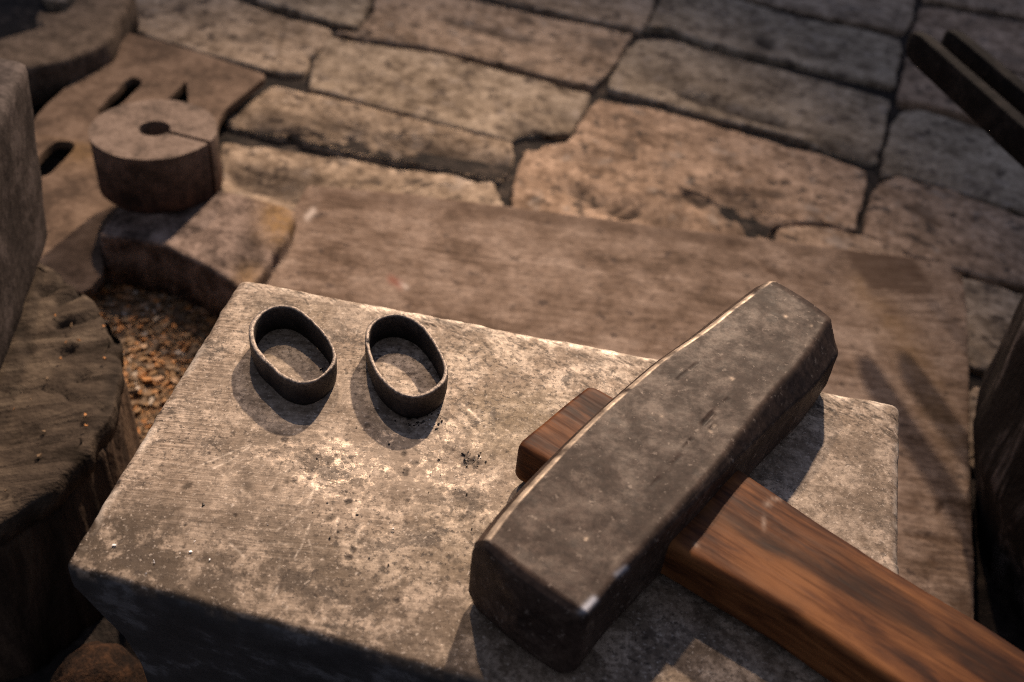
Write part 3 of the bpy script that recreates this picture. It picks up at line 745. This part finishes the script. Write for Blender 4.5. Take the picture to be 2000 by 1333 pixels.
def build_head():
    s = np.linspace(0, 1, NS)
    cL = np.interp(s, [0, .15, .5, .75, 1], [.0045, .0042, .0028, .0050, .0060])
    cR = np.interp(s, [0, .2, .45, .7, 1], [.0012, .0016, .0030, .0062, .0090])
    rings = []; tops = []
    def ring_at(k, sc=1.0, push=0.0):
        L, R = Ledge[k], Redge[k]; m = (L + R) / 2; w = np.linalg.norm((R - L)[:2]); x = (R - L) / np.linalg.norm(R - L)
        S = section(w, cL[k], cR[k], HZ - AZ - .0003)
        ax = np.array([-x[1], x[0], 0]); lat = S[:, :1] / (w / 2 + .004)
        cz = -(HZ - AZ) / 2
        Q = m + x * (S[:, :1] * sc) + np.array([0, 0, 1.0]) * (cz + (S[:, 1:] - cz) * sc) + ax * (push + (.0022 if k else -.0016) * np.clip(1 - lat ** 2, 0, 1) * (k in (0, NS - 1) and sc < 2))
        return Q, S
    ends = [(.0, .0), (.35, .0), (.62, .0), (.80, .0), (.91, .0), (.965, .0), (.99, .0)]
    for sc, _ in ends:
        rings.append(ring_at(0, sc, -.0022 * (1 - sc ** 2.5) - .0012 * (sc < .985))[0])
    for k in range(NS): rings.append(ring_at(k)[0])
    for sc, _ in ends[::-1]:
        rings.append(ring_at(NS - 1, sc, .0035 * (1 - sc ** 3) + .0010 * (sc < .985))[0])
    n = len(rings[0])
    V, F = loft(rings, cap0=False, cap1=False)
    d = fbm(V[:, 0] * 55, V[:, 1] * 55, V[:, 2] * 55, 61, 3) * .0009 + fbm(V[:, 0] * 300, V[:, 1] * 300, V[:, 2] * 300, 66, 3) * .00028
    cen = np.array([*hroot_loc[:2], AZ + .013])
    top = (V[:, 2] > HZ - .0012)
    V[:, 2] += d * np.clip((V[:, 2] - AZ) / .01, 0, 1)
    V[:, 0] += .7 * d * (1 - top) ; 
    px, py = P(V)
    pit = np.zeros(len(V)); bright = np.zeros(len(V)); chip = np.zeros(len(V))
    for pl, w, dep in [([(1325, 742), (1345, 722), (1367, 709)], 1.5, .0004), ([(1255, 966), (1309, 919), (1353, 857), (1388, 812), (1422, 779)], 1.2, .0004), ([(1375, 828), (1392, 812)], 5, .0004), ([(1390, 838), (1396, 832)], 4, .0003)]:
        g = np.exp(-np.clip((poly_dist(px, py, pl) + 2 * fbm(px / 7, py / 7, 0, 5, 2)) / w, 0, 9) ** 2) * top
        V[:, 2] -= dep * g; pit = np.maximum(pit, .8 * g * np.clip(.7 + 2.5 * fbm(px / 18, py / 18, 0, 6, 2), 0, 1))
    for x, y, r in [(1395, 832, 3), (1388, 843, 3), (1535, 618, 3), (1585, 637, 2.5), (1292, 812, 2.5), (1145, 1052, 4), (1430, 740, 3)]:
        d_ = np.hypot(px - x, py - y) / r + 1.5 * fbm(px / 5, py / 5, 0, 3, 2)
        bright = np.maximum(bright, .5 * np.exp(-np.clip(d_, 0, 9) ** 2) * top)
    ridx = np.repeat(np.arange(len(rings)), n); jj = np.tile(np.arange(n), len(rings))
    # edge highlight painted pale on the left: the fillet between top face and left side
    led = ((jj <= 3) | (jj >= n - 1))
    wob = np.clip(.75 + 2.4 * fbm(V[:, 0] * 260, V[:, 1] * 260, 0, 71, 3), 0, 1)
    bright = np.maximum(bright, led * wob * np.clip((ridx - 6) / 3, 0, 1) * .8)
    red = ((jj >= 48) & (jj <= 54))
    bright = np.maximum(bright, red * .03 * wob)
    chip = np.exp(-np.clip(poly_dist(px, py, [(1142, 1190), (1160, 1172)]) / 7, 0, 9) ** 2) * (V[:, 2] > HZ - .003) + .5 * np.exp(-np.clip(poly_dist(px, py, [(1205, 1122), (1222, 1110)]) / 6, 0, 9) ** 2) * (V[:, 2] > HZ - .003)
    V = V - hroot_loc
    me = mesh("head", V, F, m_head(), attrs={"pit": pit, "bright": bright, "chip": np.clip(chip, 0, 1)})
    bm = bmesh.new(); bm.from_mesh(me); bmesh.ops.remove_doubles(bm, verts=bm.verts, dist=1e-7); bmesh.ops.recalc_face_normals(bm, faces=bm.faces); bm.to_mesh(me); bm.free()
    return me
link("head", build_head(), hammer)

HT = AZ + .0162; HB = AZ + .0022
far_e = [U(1150, 744, HT), U(1200, 772, HT), U(1440, 910, HT), U(1720, 1096, HT), U(2000, 1268, HT)]
near_e = [U(1017, 874, HT), U(1069, 903, HT), U(1287, 1050, HT), U(1537, 1194, HT), U(1737, 1330, HT)]
ax0 = (far_e[0] + near_e[0]) / 2; ax1 = (far_e[4] + near_e[4]) / 2
HANDLE_ANG = math.atan2(ax1[1] - ax0[1], ax1[0] - ax0[0])
def build_handle():
    d = np.array([math.cos(HANDLE_ANG), math.sin(HANDLE_ANG)]); nrm = np.array([-d[1], d[0]])
    f_s = [(p[:2] - ax0[:2]) @ d for p in far_e]; f_t = [(p[:2] - ax0[:2]) @ nrm for p in far_e]
    n_s = [(p[:2] - ax0[:2]) @ d for p in near_e]; n_t = [(p[:2] - ax0[:2]) @ nrm for p in near_e]
    S = np.linspace(0, max(f_s[-1], n_s[-1]) + .10, 260)
    rings = []
    for i, s_ in enumerate(S):
        a = np.interp(s_, f_s, f_t); b = np.interp(s_, n_s, n_t)
        sh = 1.0
        if s_ < .0025: sh = 1 - .05 * (1 - s_ / .0025) ** 2
        m = (a + b) / 2; hw = (a - b) / 2 * sh; hz = (HT - HB) / 2 * sh; zc = (HT + HB) / 2
        hz = hz * (1 + .10 * np.clip((s_ - .05) / .1, 0, 1))
        r = .0022
        pts = []
        for (cx_, cz_, a0) in ((hw - r, hz - r, 0), (-hw + r, hz - r, 90), (-hw + r, -hz + r, 180), (hw - r, -hz + r, 270)):
            for q in range(6):
                t = math.radians(a0 + q * 18)
                pts.append((cx_ + r * math.cos(t), cz_ + r * math.sin(t)))
        R = []
        for k in range(len(pts)):
            p, q = np.array(pts[k]), np.array(pts[(k + 1) % len(pts)])
            R.append(p)
            if np.linalg.norm(q - p) > .004:
                for f in np.linspace(0, 1, 33 if np.linalg.norm(q - p) > .016 else 9)[1:-1]: R.append(p + (q - p) * f)
        R = np.array(R)
        xy = ax0[:2] + d * s_ + nrm * (m + R[:, :1])
        rings.append(np.column_stack([xy, zc + R[:, 1]]))
    V, F = loft(rings)
    w = fbm(V[:, 0] * 60, V[:, 1] * 60, V[:, 2] * 60, 81, 3) * .0006
    V[:, 2] += w; V[:, 1] += w
    px, py = P(V); q = 9 * fbm(px / 60, py / 60, 0, 87, 3) * 2
    stk = np.zeros(len(V))
    for pl, w, a_ in [([(1420, 905), (1560, 985), (1700, 1075), (1820, 1150), (2100, 1330)], 9, .5), ([(1335, 985), (1450, 1030), (1600, 1105), (1760, 1200), (2000, 1350)], 15, .95),
                      ([(1480, 1010), (1650, 1090), (1850, 1230), (2000, 1330)], 8, .6), ([(1500, 905), (1640, 1010), (1800, 1120), (2050, 1290)], 7, .45), ([(1300, 1030), (1420, 1100), (1560, 1190)], 7, .4),
                      ([(1060, 880), (1130, 800), (1190, 790)], 5, .3), ([(1030, 860), (1100, 850)], 8, .5), ([(1850, 1180), (2050, 1300)], 18, .7)]:
        stk = np.maximum(stk, a_ * np.exp(-np.clip((poly_dist(px, py, pl) + q) / (1.55 * w), -.2, 9) ** 2))
    scf = np.zeros(len(V))
    for x, y, rx, ry in [(1500, 985, 8, 5), (1492, 1022, 4, 12), (1515, 975, 12, 3), (1360, 1065, 5, 5)]:
        scf = np.maximum(scf, .6 * np.exp(-((px - x) / rx) ** 2 - ((py - y) / ry) ** 2))
    me = mesh("handle", V - hroot_loc, F, m_handle(), attrs={"streak": stk, "scuff": scf})
    bm = bmesh.new(); bm.from_mesh(me); bmesh.ops.recalc_face_normals(bm, faces=bm.faces); bm.to_mesh(me); bm.free()
    return me
link("handle", build_handle(), hammer)

# ------------------------------------------------------------------ stone block, disc, slotted plate, loose brick
KZ = .030
V, F, A = slab(UU([(190, 462), (200, 440), (235, 395), (330, 352), (430, 370), (500, 385), (580, 408), (562, 455), (530, 515), (482, 572), (440, 545), (400, 520), (320, 480), (260, 468)], KZ), KZ, .034, bev=.003, seg=.003, rough=.0009, topn=.0009, nscale=90, seed=41, smooth=1,
               strokes=[([(500, 505), (470, 520)], 20, .002, .7), ([(470, 470), (500, 475)], 14, .001, .5), ([(395, 490), (440, 520)], 8, .001, .4)], lumps=.0004)
px, py = P(V); A["ochre"] = np.clip(np.exp(-((px - 545) / 38) ** 2 - ((py - 430) / 45) ** 2) * .75 + .5 * np.exp(-((px - 490) / 30) ** 2 - ((py - 545) / 25) ** 2), 0, 1)
blk = link("stone_block", mesh("stone_block", V, F, m_rusty("rough pinkish stone", (.05, .036, .030), (.145, .107, .088), (.27, .205, .172), .9, .002, 75), attrs=A))
tag(blk, "rough pinkish grey stone block with ochre rust under the round iron disc", "block")

DZ0, DZ1 = KZ + .0012, KZ + .036
pl_, pr_, pt_, pb_ = [U(*p, DZ1) for p in [(175, 268), (424, 230), (312, 199), (285, 313)]]
dc = (pl_ + pr_ + pt_ + pb_)[:2] / 4; dr = (np.linalg.norm(pl_ - pr_) + np.linalg.norm(pt_ - pb_)) / 4
hc = U(302, 251, DZ1)[:2]; hr = np.linalg.norm(U(275, 254, DZ1) - U(331, 250, DZ1)) / 2 * 1.12
se = U(396, 275, DZ1)[:2]; sd_ = (se - hc) / np.linalg.norm(se - hc); sa = math.atan2(*(se - dc)[::-1])
def disc_loop():
    L = []; half = .0015
    g0 = half / dr
    for k in range(97):
        a = sa + g0 + (2 * math.pi - 2 * g0) * k / 96
        rj = dr + .0006 * float(vnoise(math.cos(a) * 5 + 9, math.sin(a) * 5 + 9)) ; L.append(dc + rj * np.array([math.cos(a), math.sin(a)]))
    ha = math.atan2(sd_[1], sd_[0]); g1 = half / hr
    for k in range(33):
        a = ha - g1 - (2 * math.pi - 2 * g1) * k / 32
        L.append(hc + hr * np.array([math.cos(a), math.sin(a) * 1.0]))
    return np.array(L)
me = extrude([disc_loop()], DZ0, DZ1, .0009)
me.materials.append(m_rusty("rusted disc iron", (.020, .012, .010), (.055, .028, .020), (.12, .055, .032), .8, .0012, 70, ((.075, .056, .045), (.145, .108, .087), (.20, .153, .126))))
at = me.attributes.new("face", 'FLOAT', 'POINT'); at.data.foreach_set("value", np.array([1.0 if v.co.z > DZ1 - .0003 else 0.0 for v in me.vertices], np.float32))
at = me.attributes.new("ochre", 'FLOAT', 'POINT'); 
disc = link("iron_disc", me); tag(disc, "thick round rusty iron disc with a centre hole and slit, on the stone block", "iron disc")

PZ = .010
plate_out = UU([(229, 58), (300, 76), (400, 106), (524, 147), (500, 165), (470, 190), (438, 215), (425, 240), (420, 330), (300, 430), (196, 470), (204, 530), (170, 572), (60, 570), (-20, 480), (40, 270), (82, 212), (140, 160), (205, 97)], PZ)
slots = [[(189, 217), (200, 224), (215, 222), (245, 196), (275, 167), (277, 157), (260, 151), (245, 157), (235, 170), (207, 197)],
         [(110, 275), (142, 277), (147, 285), (135, 302), (95, 342), (60, 350), (55, 330), (90, 290)],
         [(324, 199), (346, 177), (364, 157), (367, 199), (372, 232), (330, 235)]]
def dens(P_, n): return resample(chaikin(np.asarray(P_)[:, :2], 1, .1), n)
me = extrude([ccw(dens(plate_out, 120))] + [ccw(dens(UU(s, PZ), 30))[::-1] for s in slots], PZ - .0055, PZ, .0006)
me.materials.append(m_rusty("brown plate iron", (.06, .040, .028), (.115, .078, .055), (.18, .127, .093), .8, .001, 40))
plate = link("slotted_plate", me); tag(plate, "flat brown iron plate with two long slots, behind the round disc", "iron plate")
at = me.attributes.new("stain", 'FLOAT', 'POINT'); ox = []
at2 = me.attributes.new("ochre", 'FLOAT', 'POINT')
vv_ = np.array([v.co[:] for v in me.vertices]); px, py = P(vv_)
at2.data.foreach_set("value", (.5 * np.exp(-((px - 170) / 45) ** 2 - ((py - 310) / 45) ** 2)).astype(np.float32))

V, F, A = slab(UU([(214, 76), (228, 45), (245, 15), (262, -25), (180, -60), (150, -8), (130, 18), (104, 27), (76, 16), (64, 30), (70, 58), (0, 76), (-60, 90), (-60, 140), (60, 132), (110, 121), (150, 108), (186, 92)], .028), .028, .03, bev=.004, seg=.006, rough=.0015, topn=.0012, nscale=50, seed=55, smooth=1, lumps=.001)
lb = link("loose_brick", mesh("loose_brick", V, F, m_rusty("dark brown brick", (.045, .034, .026), (.095, .072, .055), (.15, .115, .09), .9, .002, 70), attrs=A)); tag(lb, "worn brick with a curved broken edge raised above the slotted plate", "brick")  # darker browns than the paving bricks

# ------------------------------------------------------------------ stump and the iron post on it
SZ = .078
so = UU([(60, 470), (84, 508), (130, 543), (161, 568), (186, 589), (212, 624), (232, 666), (236, 708), (226, 770), (207, 820), (188, 857), (130, 920), (69, 970), (0, 1022), (-100, 1070), (-260, 1040), (-330, 800), (-240, 600), (-80, 470), (10, 440)], SZ)
stump = root("wood_stump", (*so.mean(axis=0)[:2], 0))
tag(stump, "cracked brown wooden stump standing at the left of the anvil", "stump")
sloc = np.array([*so.mean(axis=0)[:2], 0])
V, F, A = slab(so, SZ, .012, bev=.003, seg=.0028, rough=.0014, topn=.0009, nscale=110, seed=61, smooth=1, inner=tuple(np.linspace(.98, .05, 34)), strokes=[
    ([(112, 592), (135, 580), (160, 565)], 5, .005, 1), ([(112, 634), (150, 626), (188, 611)], 5, .005, 1), ([(80, 575), (110, 560), (125, 545)], 5, .003, .8), ([(120, 690), (142, 682)], 5, .003, .8), ([(147, 741), (170, 733)], 5, .003, .8),
    ([(206, 624), (214, 640), (226, 660)], 6, .006, 1), ([(130, 775), (200, 790)], 4, .002, .5), ([(0, 770), (80, 760), (130, 768)], 3, .0015, .45), ([(40, 640), (60, 700)], 10, .001, .4), ([(20, 850), (160, 815)], 4, .0015, .4),
    ([(10, 965), (40, 985)], 4, .002, .7), ([(205, 800), (225, 720)], 12, .002, .5), ([(60, 660), (130, 655)], 4, .0012, .4), ([(100, 860), (190, 830)], 5, .001, .4)], lumps=.0012)
link("end_grain", mesh("end_grain", V - sloc, F, m_stump(), attrs=A), stump)
O = ccw(resample(chaikin(so[:, :2], 2), 160)); cS = O.mean(axis=0)
t_ = np.linspace(0, 2 * math.pi, 160, endpoint=False)
rings = []
for k, (z, sc) in enumerate([(SZ - .011, .975), (SZ - .016, .985), (.055, .985), (.04, .99), (.02, .995), (.0, 1.0), (-.018, 1.0)]):
    Q = cS + (O - cS) * sc
    nn = (O - cS) / np.linalg.norm(O - cS, axis=1, keepdims=True)
    Q = Q + nn * (.006 * fbm(np.cos(t_) * 22 + 30, np.sin(t_) * 22 + 30, z * 6, 91, 3))[:, None]
    rings.append(np.column_stack([Q, np.full(160, z)]))
V, F = loft(rings[::-1])
link("bark", mesh("bark", V - sloc, F, m_bark("stump bark", (.020, .014, .010), (.055, .037, .026), (.12, .080, .053))), stump)

b0 = U(-80, 952, SZ + .004); b1 = U(106, 452, SZ + .004)
h = min(np.linspace(.02, .3, 600), key=lambda q: abs(P(b1 + np.array([0, 0, q]))[1] - 112)); zt = b1[2] + h
t1 = U(63, 112, zt); t0 = U(-62, 345, zt); t2 = U(-160, 84, zt)
pdir = (b0 - b1)[:2] / np.linalg.norm((b0 - b1)[:2]); left = np.array([pdir[1], -pdir[0]])
if left[0] > 0: left = -left
b2 = np.array([*(b1[:2] + left * .075), b1[2]]); b3 = np.array([*(b0[:2] + left * .075), b1[2]]); t3 = np.array([*(t0 + (t2 - t1))[:2], zt])
def quadring(a, z_=None, n=25):
    Q = chaikin(np.array(a)[:, :2], 1, .06); Q = chaikin(Q, 1, .25)
    return resample(Q, n * 4)
Bq = quadring([b0, b1, b2, b3]); Tq = quadring([t0, t1, t2, t3])
if (ccw(Bq) is not Bq) : Bq = Bq[::-1]
if (ccw(Tq) is not Tq) : Tq = Tq[::-1]
Bq = np.roll(Bq, -int(np.argmin(np.linalg.norm(Bq - b1[:2], axis=1))), axis=0); Tq = np.roll(Tq, -int(np.argmin(np.linalg.norm(Tq - t1[:2], axis=1))), axis=0)
rings = []; zs = np.r_[b1[2] + .0005, b1[2] + .003, np.linspace(b1[2] + .012, zt - .006, 16), zt - .002, zt]
for z in zs:
    f = (z - b1[2]) / (zt - b1[2]); Q = Bq * (1 - f) + Tq * f; c_ = Q.mean(axis=0)
    ins = .0025 if z in (zs[0],) else (.0035 if z == zt else (.0007 if z == zs[-2] else 0))
    nn = (Q - c_) / np.linalg.norm(Q - c_, axis=1, keepdims=True)
    Q = Q + nn * (.003 * fbm(Q[:, 0] * 60, Q[:, 1] * 60, z * 60, 95, 4) - ins)[:, None]
    rings.append(np.column_stack([Q, np.full(len(Q), z)]))
for s in (.9, .75, .5, .25):
    Q = rings[-1][:, :2]; Q = rings[len(zs) - 1][:, :2]; c_ = Q.mean(axis=0); Q = c_ + (Q - c_) * s
    rings.append(np.column_stack([Q, zt + .002 * fbm(Q[:, 0] * 90, Q[:, 1] * 90, 0, 97, 3)]))
V, F = loft(rings)
ploc = np.array([*Bq.mean(axis=0), b1[2]])
me = mesh("iron_post", V - ploc, F, m_rusty("dull grey post iron", (.026, .021, .020), (.048, .039, .036), (.095, .078, .073), .8, .0016, 50), attrs={"stain": np.zeros(len(V)), "ochre": np.zeros(len(V))})
bm = bmesh.new(); bm.from_mesh(me); bmesh.ops.recalc_face_normals(bm, faces=bm.faces); bm.to_mesh(me); bm.free()
post = link("iron_post", me, origin=ploc); tag(post, "upright dull grey iron block standing on the cracked stump", "iron block")

# ------------------------------------------------------------------ dark log on the right, tongs resting on it
LC = np.array([.345, .33])
sil = np.array([(1905, 1240), (1905, 1180), (1902, 1000), (1898, 825), (1900, 772), (1925, 720), (1955, 664), (1985, 598), (1999, 565), (2030, 470)], float)
def hull_r(z):
    lo, hi = .01, .3
    a = np.linspace(0, 2 * math.pi, 180)
    for _ in range(30):
        r = (lo + hi) / 2
        px, py = P(np.column_stack([LC[0] + r * np.cos(a), LC[1] + r * np.sin(a), np.full(180, z)]))
        lim = np.interp(py, sil[::-1, 1], sil[::-1, 0])
        if (px - lim).min() > 0: lo = r
        else: hi = r
    return lo
LH = .112
zs = np.linspace(-.018, LH, 26)
rad = np.array([hull_r(z) for z in zs]); print("log radii", rad.round(3))
a = np.linspace(0, 2 * math.pi, 150, endpoint=False)
rings = []
for z, r in zip(zs, rad):
    rr = r + .004 * fbm(np.cos(a) * 9 + 20, np.sin(a) * 9 + 20, z * 22, 101, 4) - .001
    rings.append(np.column_stack([LC[0] + rr * np.cos(a), LC[1] + rr * np.sin(a), np.full(150, z)]))
for s, dz in ((.97, .003), (.9, .005), (.7, .006), (.4, .006), (.1, .006)):
    q = rings[len(zs) - 1]; q = np.column_stack([LC + (q[:, :2] - LC) * s, LH + dz + .003 * fbm(q[:, 0] * 40 * s, q[:, 1] * 40 * s, 0, 103, 3)])
    rings.append(q)
V, F = loft(rings)
lloc = np.array([*LC, -.018])
log = link("dark_log", mesh("dark_log", V - lloc, F, m_bark("charred log bark", (.010, .008, .0075), (.021, .017, .015), (.15, .125, .115))), origin=lloc)
tag(log, "dark charred log with rough flecked bark standing at the right of the board", "log")

TZ = .148
def bar(pts, w, h, zt_, seed):
    pts = np.asarray(pts); rings = []
    for i, p in enumerate(pts):
        d = pts[min(i + 1, len(pts) - 1)][:2] - pts[max(i - 1, 0)][:2]; d = d / np.linalg.norm(d); n = np.array([-d[1], d[0]])
        k = (0.55 if i == 0 else (.85 if i == 1 else 1))
        Q = []
        r = .0009
        for sx, sz, a0 in ((1, 1, 0), (-1, 1, 90), (-1, -1, 180), (1, -1, 270)):
            for q in range(3):
                t = math.radians(a0 + 45 * q)
                Q.append((sx * (w * k / 2 - r) + r * math.cos(t), sz * (h * k / 2 - r) + r * math.sin(t)))
        Q = np.array(Q)
        rings.append(np.column_stack([p[:2] + n * Q[:, :1], p[2] - h / 2 + Q[:, 1]]))
    V, F = loft(rings)
    V += np.column_stack([.0006 * fbm(V[:, 0] * 200, V[:, 1] * 200, V[:, 2] * 200, seed + k, 2) for k in range(3)])
    return V, F
TM = m_rusty("black forged iron", (.006, .005, .005), (.010, .009, .009), (.026, .022, .020), .85, .0008, 120)
tA = U(1784, 52, TZ); tB = U(1994, 237, TZ); tC = U(1838, 48, TZ); tD = U(2000, 184, TZ)
d1 = (tB - tA) / np.linalg.norm(tB - tA)
piv = tB + d1 * .16 + np.array([.012, 0, 0])
tongs = root("tongs", (piv[0], piv[1], TZ - .02)); tloc = np.array([piv[0], piv[1], TZ - .02])
tag(tongs, "black flat-jawed forge tongs poking in over the bricks at upper right", "tongs")
for (p, q), sd in (((tA, tB), 1), ((tC, tD), 2)):
    dd = (q - p)
    L = np.linalg.norm(dd); pts = [p + dd * f for f in (0, .04, .12, .3, .5, .75, 1.0, 1.25)]
    end = piv + np.array([0, -.02, 0])
    pts += [pts[-1] * .6 + end * .4, pts[-1] * .2 + end * .8, end + d1 * .03]
    pts = np.array(pts)
    pts[:, 0] += .0015 if sd == 1 else .0055
    V, F = bar(pts, .0078, .0165, TZ, 110 + sd)
    if sd == 1: V[:, 2] -= 0
    me = mesh("jaw", V - tloc, F, TM, attrs={"stain": np.zeros(len(V)), "ochre": np.zeros(len(V))})
    bm = bmesh.new(); bm.from_mesh(me); bmesh.ops.recalc_face_normals(bm, faces=bm.faces); bm.to_mesh(me); bm.free()
    link("jaw", me, tongs)
rv = []
for z, r in ((TZ - .022, .006), (TZ - .018, .009), (TZ + .002, .009), (TZ + .006, .006)):
    rv.append(np.column_stack([piv[0] + r * np.cos(a[::6]), piv[1] - .005 + r * np.sin(a[::6]), np.full(25, z)]))
V, F = loft(rv); link("rivet", mesh("rivet", V - tloc, F, TM), tongs)

# ------------------------------------------------------------------ rusty dirt, flakes, lump, grit
gx, gy = np.meshgrid(np.linspace(-.40, -.10, 120), np.linspace(.12, .50, 140))
edge = np.minimum(np.minimum(gx + .40, -.10 - gx), np.minimum(gy - .12, .50 - gy))
gz = -.004 + .010 * fbm(gx * 38, gy * 38, 0, 121, 5) - .02 * np.exp(-edge / .02)
gz -= np.clip((.37 - gy) / .06, 0, 1) * .012
V = np.column_stack([gx.ravel(), gy.ravel(), gz.ravel()]); ii = np.arange(120 * 140).reshape(140, 120)
F = np.stack([ii[:-1, :-1], ii[:-1, 1:], ii[1:, 1:], ii[1:, :-1]], -1).reshape(-1, 4)
g = G("rust stained dirt"); n1 = g.noise(90, 6, .7); n2 = g.noise(420, 4, .65)
RD = g.out(g.mix(g.rng(n2, .5, .66, 0, .6), g.ramp(n1, [(.41, (.10, .068, .042)), (.49, (.22, .145, .085)), (.55, (.34, .185, .080)), (.62, (.36, .28, .20))]), (.30, .125, .04)), .95, 0, g.bump(n2, 1, .003), .2)
rd = link("rusty_dirt", mesh("rusty_dirt", V, F, RD)); tag(rd, "rust stained dirt between the stump and the anvil", kind="stuff")
def hgt(x, y):
    i = np.clip(((y - .12) / .38 * 139).astype(int), 0, 139); j = np.clip(((x + .40) / .30 * 119).astype(int), 0, 119); return gz[i, j]
def flakes(n, xs, ys, zs, smin, smax, tones, thick=.25, seed=1):
    r = np.random.default_rng(seed); V = []; F = []; T = []
    for k in range(n):
        s = r.uniform(smin, smax) * (1 if r.random() > .08 else 1.6); m = 5
        an = np.sort(r.uniform(0, 2 * math.pi, m)); rad = s * r.uniform(.6, 1.1, m)
        top = np.column_stack([rad * np.cos(an), rad * np.sin(an), np.full(m, s * thick)]); bot = top * [1.05, 1.05, -1]
        q = np.vstack([top, bot])
        ax_ = Vector((r.normal(), r.normal(), 0)).normalized(); R_ = np.array(Matrix.Rotation(r.normal(0, .35), 3, ax_))
        q = q @ R_.T + [xs[k], ys[k], zs[k]]
        o = len(V); V += list(q)
        F.append(tuple(o + i for i in range(m))); F.append(tuple(o + m + i for i in range(m))[::-1])
        F += [(o + i, o + m + i, o + m + (i + 1) % m, o + (i + 1) % m) for i in range(m)]
        T += [tones[k]] * (2 * m)
    return np.array(V), F, np.array(T)
r = np.random.default_rng(5); n = 3600
fx = r.normal(-.20, .05, n); fy = r.uniform(.30, .47, n); k = (fx > -.36) & (fx < -.12); fx, fy = fx[k], fy[k]
V, F, T = flakes(len(fx), fx, fy, hgt(fx, fy) + .001, .0007, .0030, np.clip(r.beta(1.6, 1.9, len(fx)), 0, 1), .25, 8)
fl = link("rust_flakes", mesh("rust_flakes", V, F, m_flake(), smooth=False, attrs={"tone": T})); tag(fl, "orange and grey rust flakes strewn on the dirt", kind="stuff")
pts = [(155, 663), (140, 635), (202, 637), (166, 816), (131, 668), (30, 800), (76, 890), (14, 960), (120, 700), (60, 780), (205, 700)] + [(r.uniform(20, 190), r.uniform(610, 850)) for _ in range(5)]
w = UU(pts, SZ + .0012)
V, F, T = flakes(len(pts), w[:, 0], w[:, 1], w[:, 2], .0005, .0012, r.choice([.66, .70, .3], len(pts)), .3, 9)
f2 = link("rust_flakes", mesh("rust_flakes", V, F, bpy.data.materials["rust flakes"], smooth=False, attrs={"tone": T})); tag(f2, "few orange rust flakes lying on the stump top", kind="stuff")
# black scale on the anvil, thickest in front of the ring near the hammer
pts = [(r.normal(825, 22), r.normal(822, 14)) for _ in range(46)] + [(r.normal(800, 170), r.normal(930, 90)) for _ in range(44)] + [(r.normal(920, 14), r.normal(900, 9)) for _ in range(26)]
pts += [(r.uniform(215, 430), r.uniform(1050, 1125)) for _ in range(9)]  # near-white flakes added as painted glints by the near left corner
pts = [p for p in pts if not (940 < p[0] and p[1] > 1040 - .8 * (p[0] - 960))]
w = UU(pts, AZ + .0002)
V, F, T = flakes(len(pts), w[:, 0], w[:, 1], w[:, 2], .00012, .00042, np.r_[r.choice([.1, .3, .6, .95], len(pts) - 9, p=[.42, .26, .22, .10]), np.ones(9)], .45, 10)
f3 = link("grit_and_glints", mesh("grit_and_glints", V, F, m_scale_and_glints(), smooth=False, attrs={"tone": T})); tag(f3, "black scale grit and painted glints scattered on the anvil face", kind="stuff")

lc = U(182, 1345, .012)
bm = bmesh.new(); bmesh.ops.create_icosphere(bm, subdivisions=4, radius=1)
V = np.array([v.co[:] for v in bm.verts]); dd = 1 + .5 * fbm(V[:, 0] * 1.6 + 5, V[:, 1] * 1.6 + 5, V[:, 2] * 1.6 + 5, 131, 4)
for v, k in zip(bm.verts, dd): v.co = Vector((v.co.x * .017 * k, v.co.y * .021 * k, v.co.z * .022 * k))
me = bpy.data.meshes.new("rusty_lump"); bm.to_mesh(me); bm.free(); me.polygons.foreach_set("use_smooth", np.full(len(me.polygons), True))
me.materials.append(m_rusty("rusty lump crust", (.010, .007, .006), (.022, .013, .009), (.05, .026, .015), .95, .003, 150))
lump = link("rusty_lump", me, origin=(lc[0], lc[1], .004)); tag(lump, "small rounded rusty lump on the dark ground below the anvil corner", "stone")
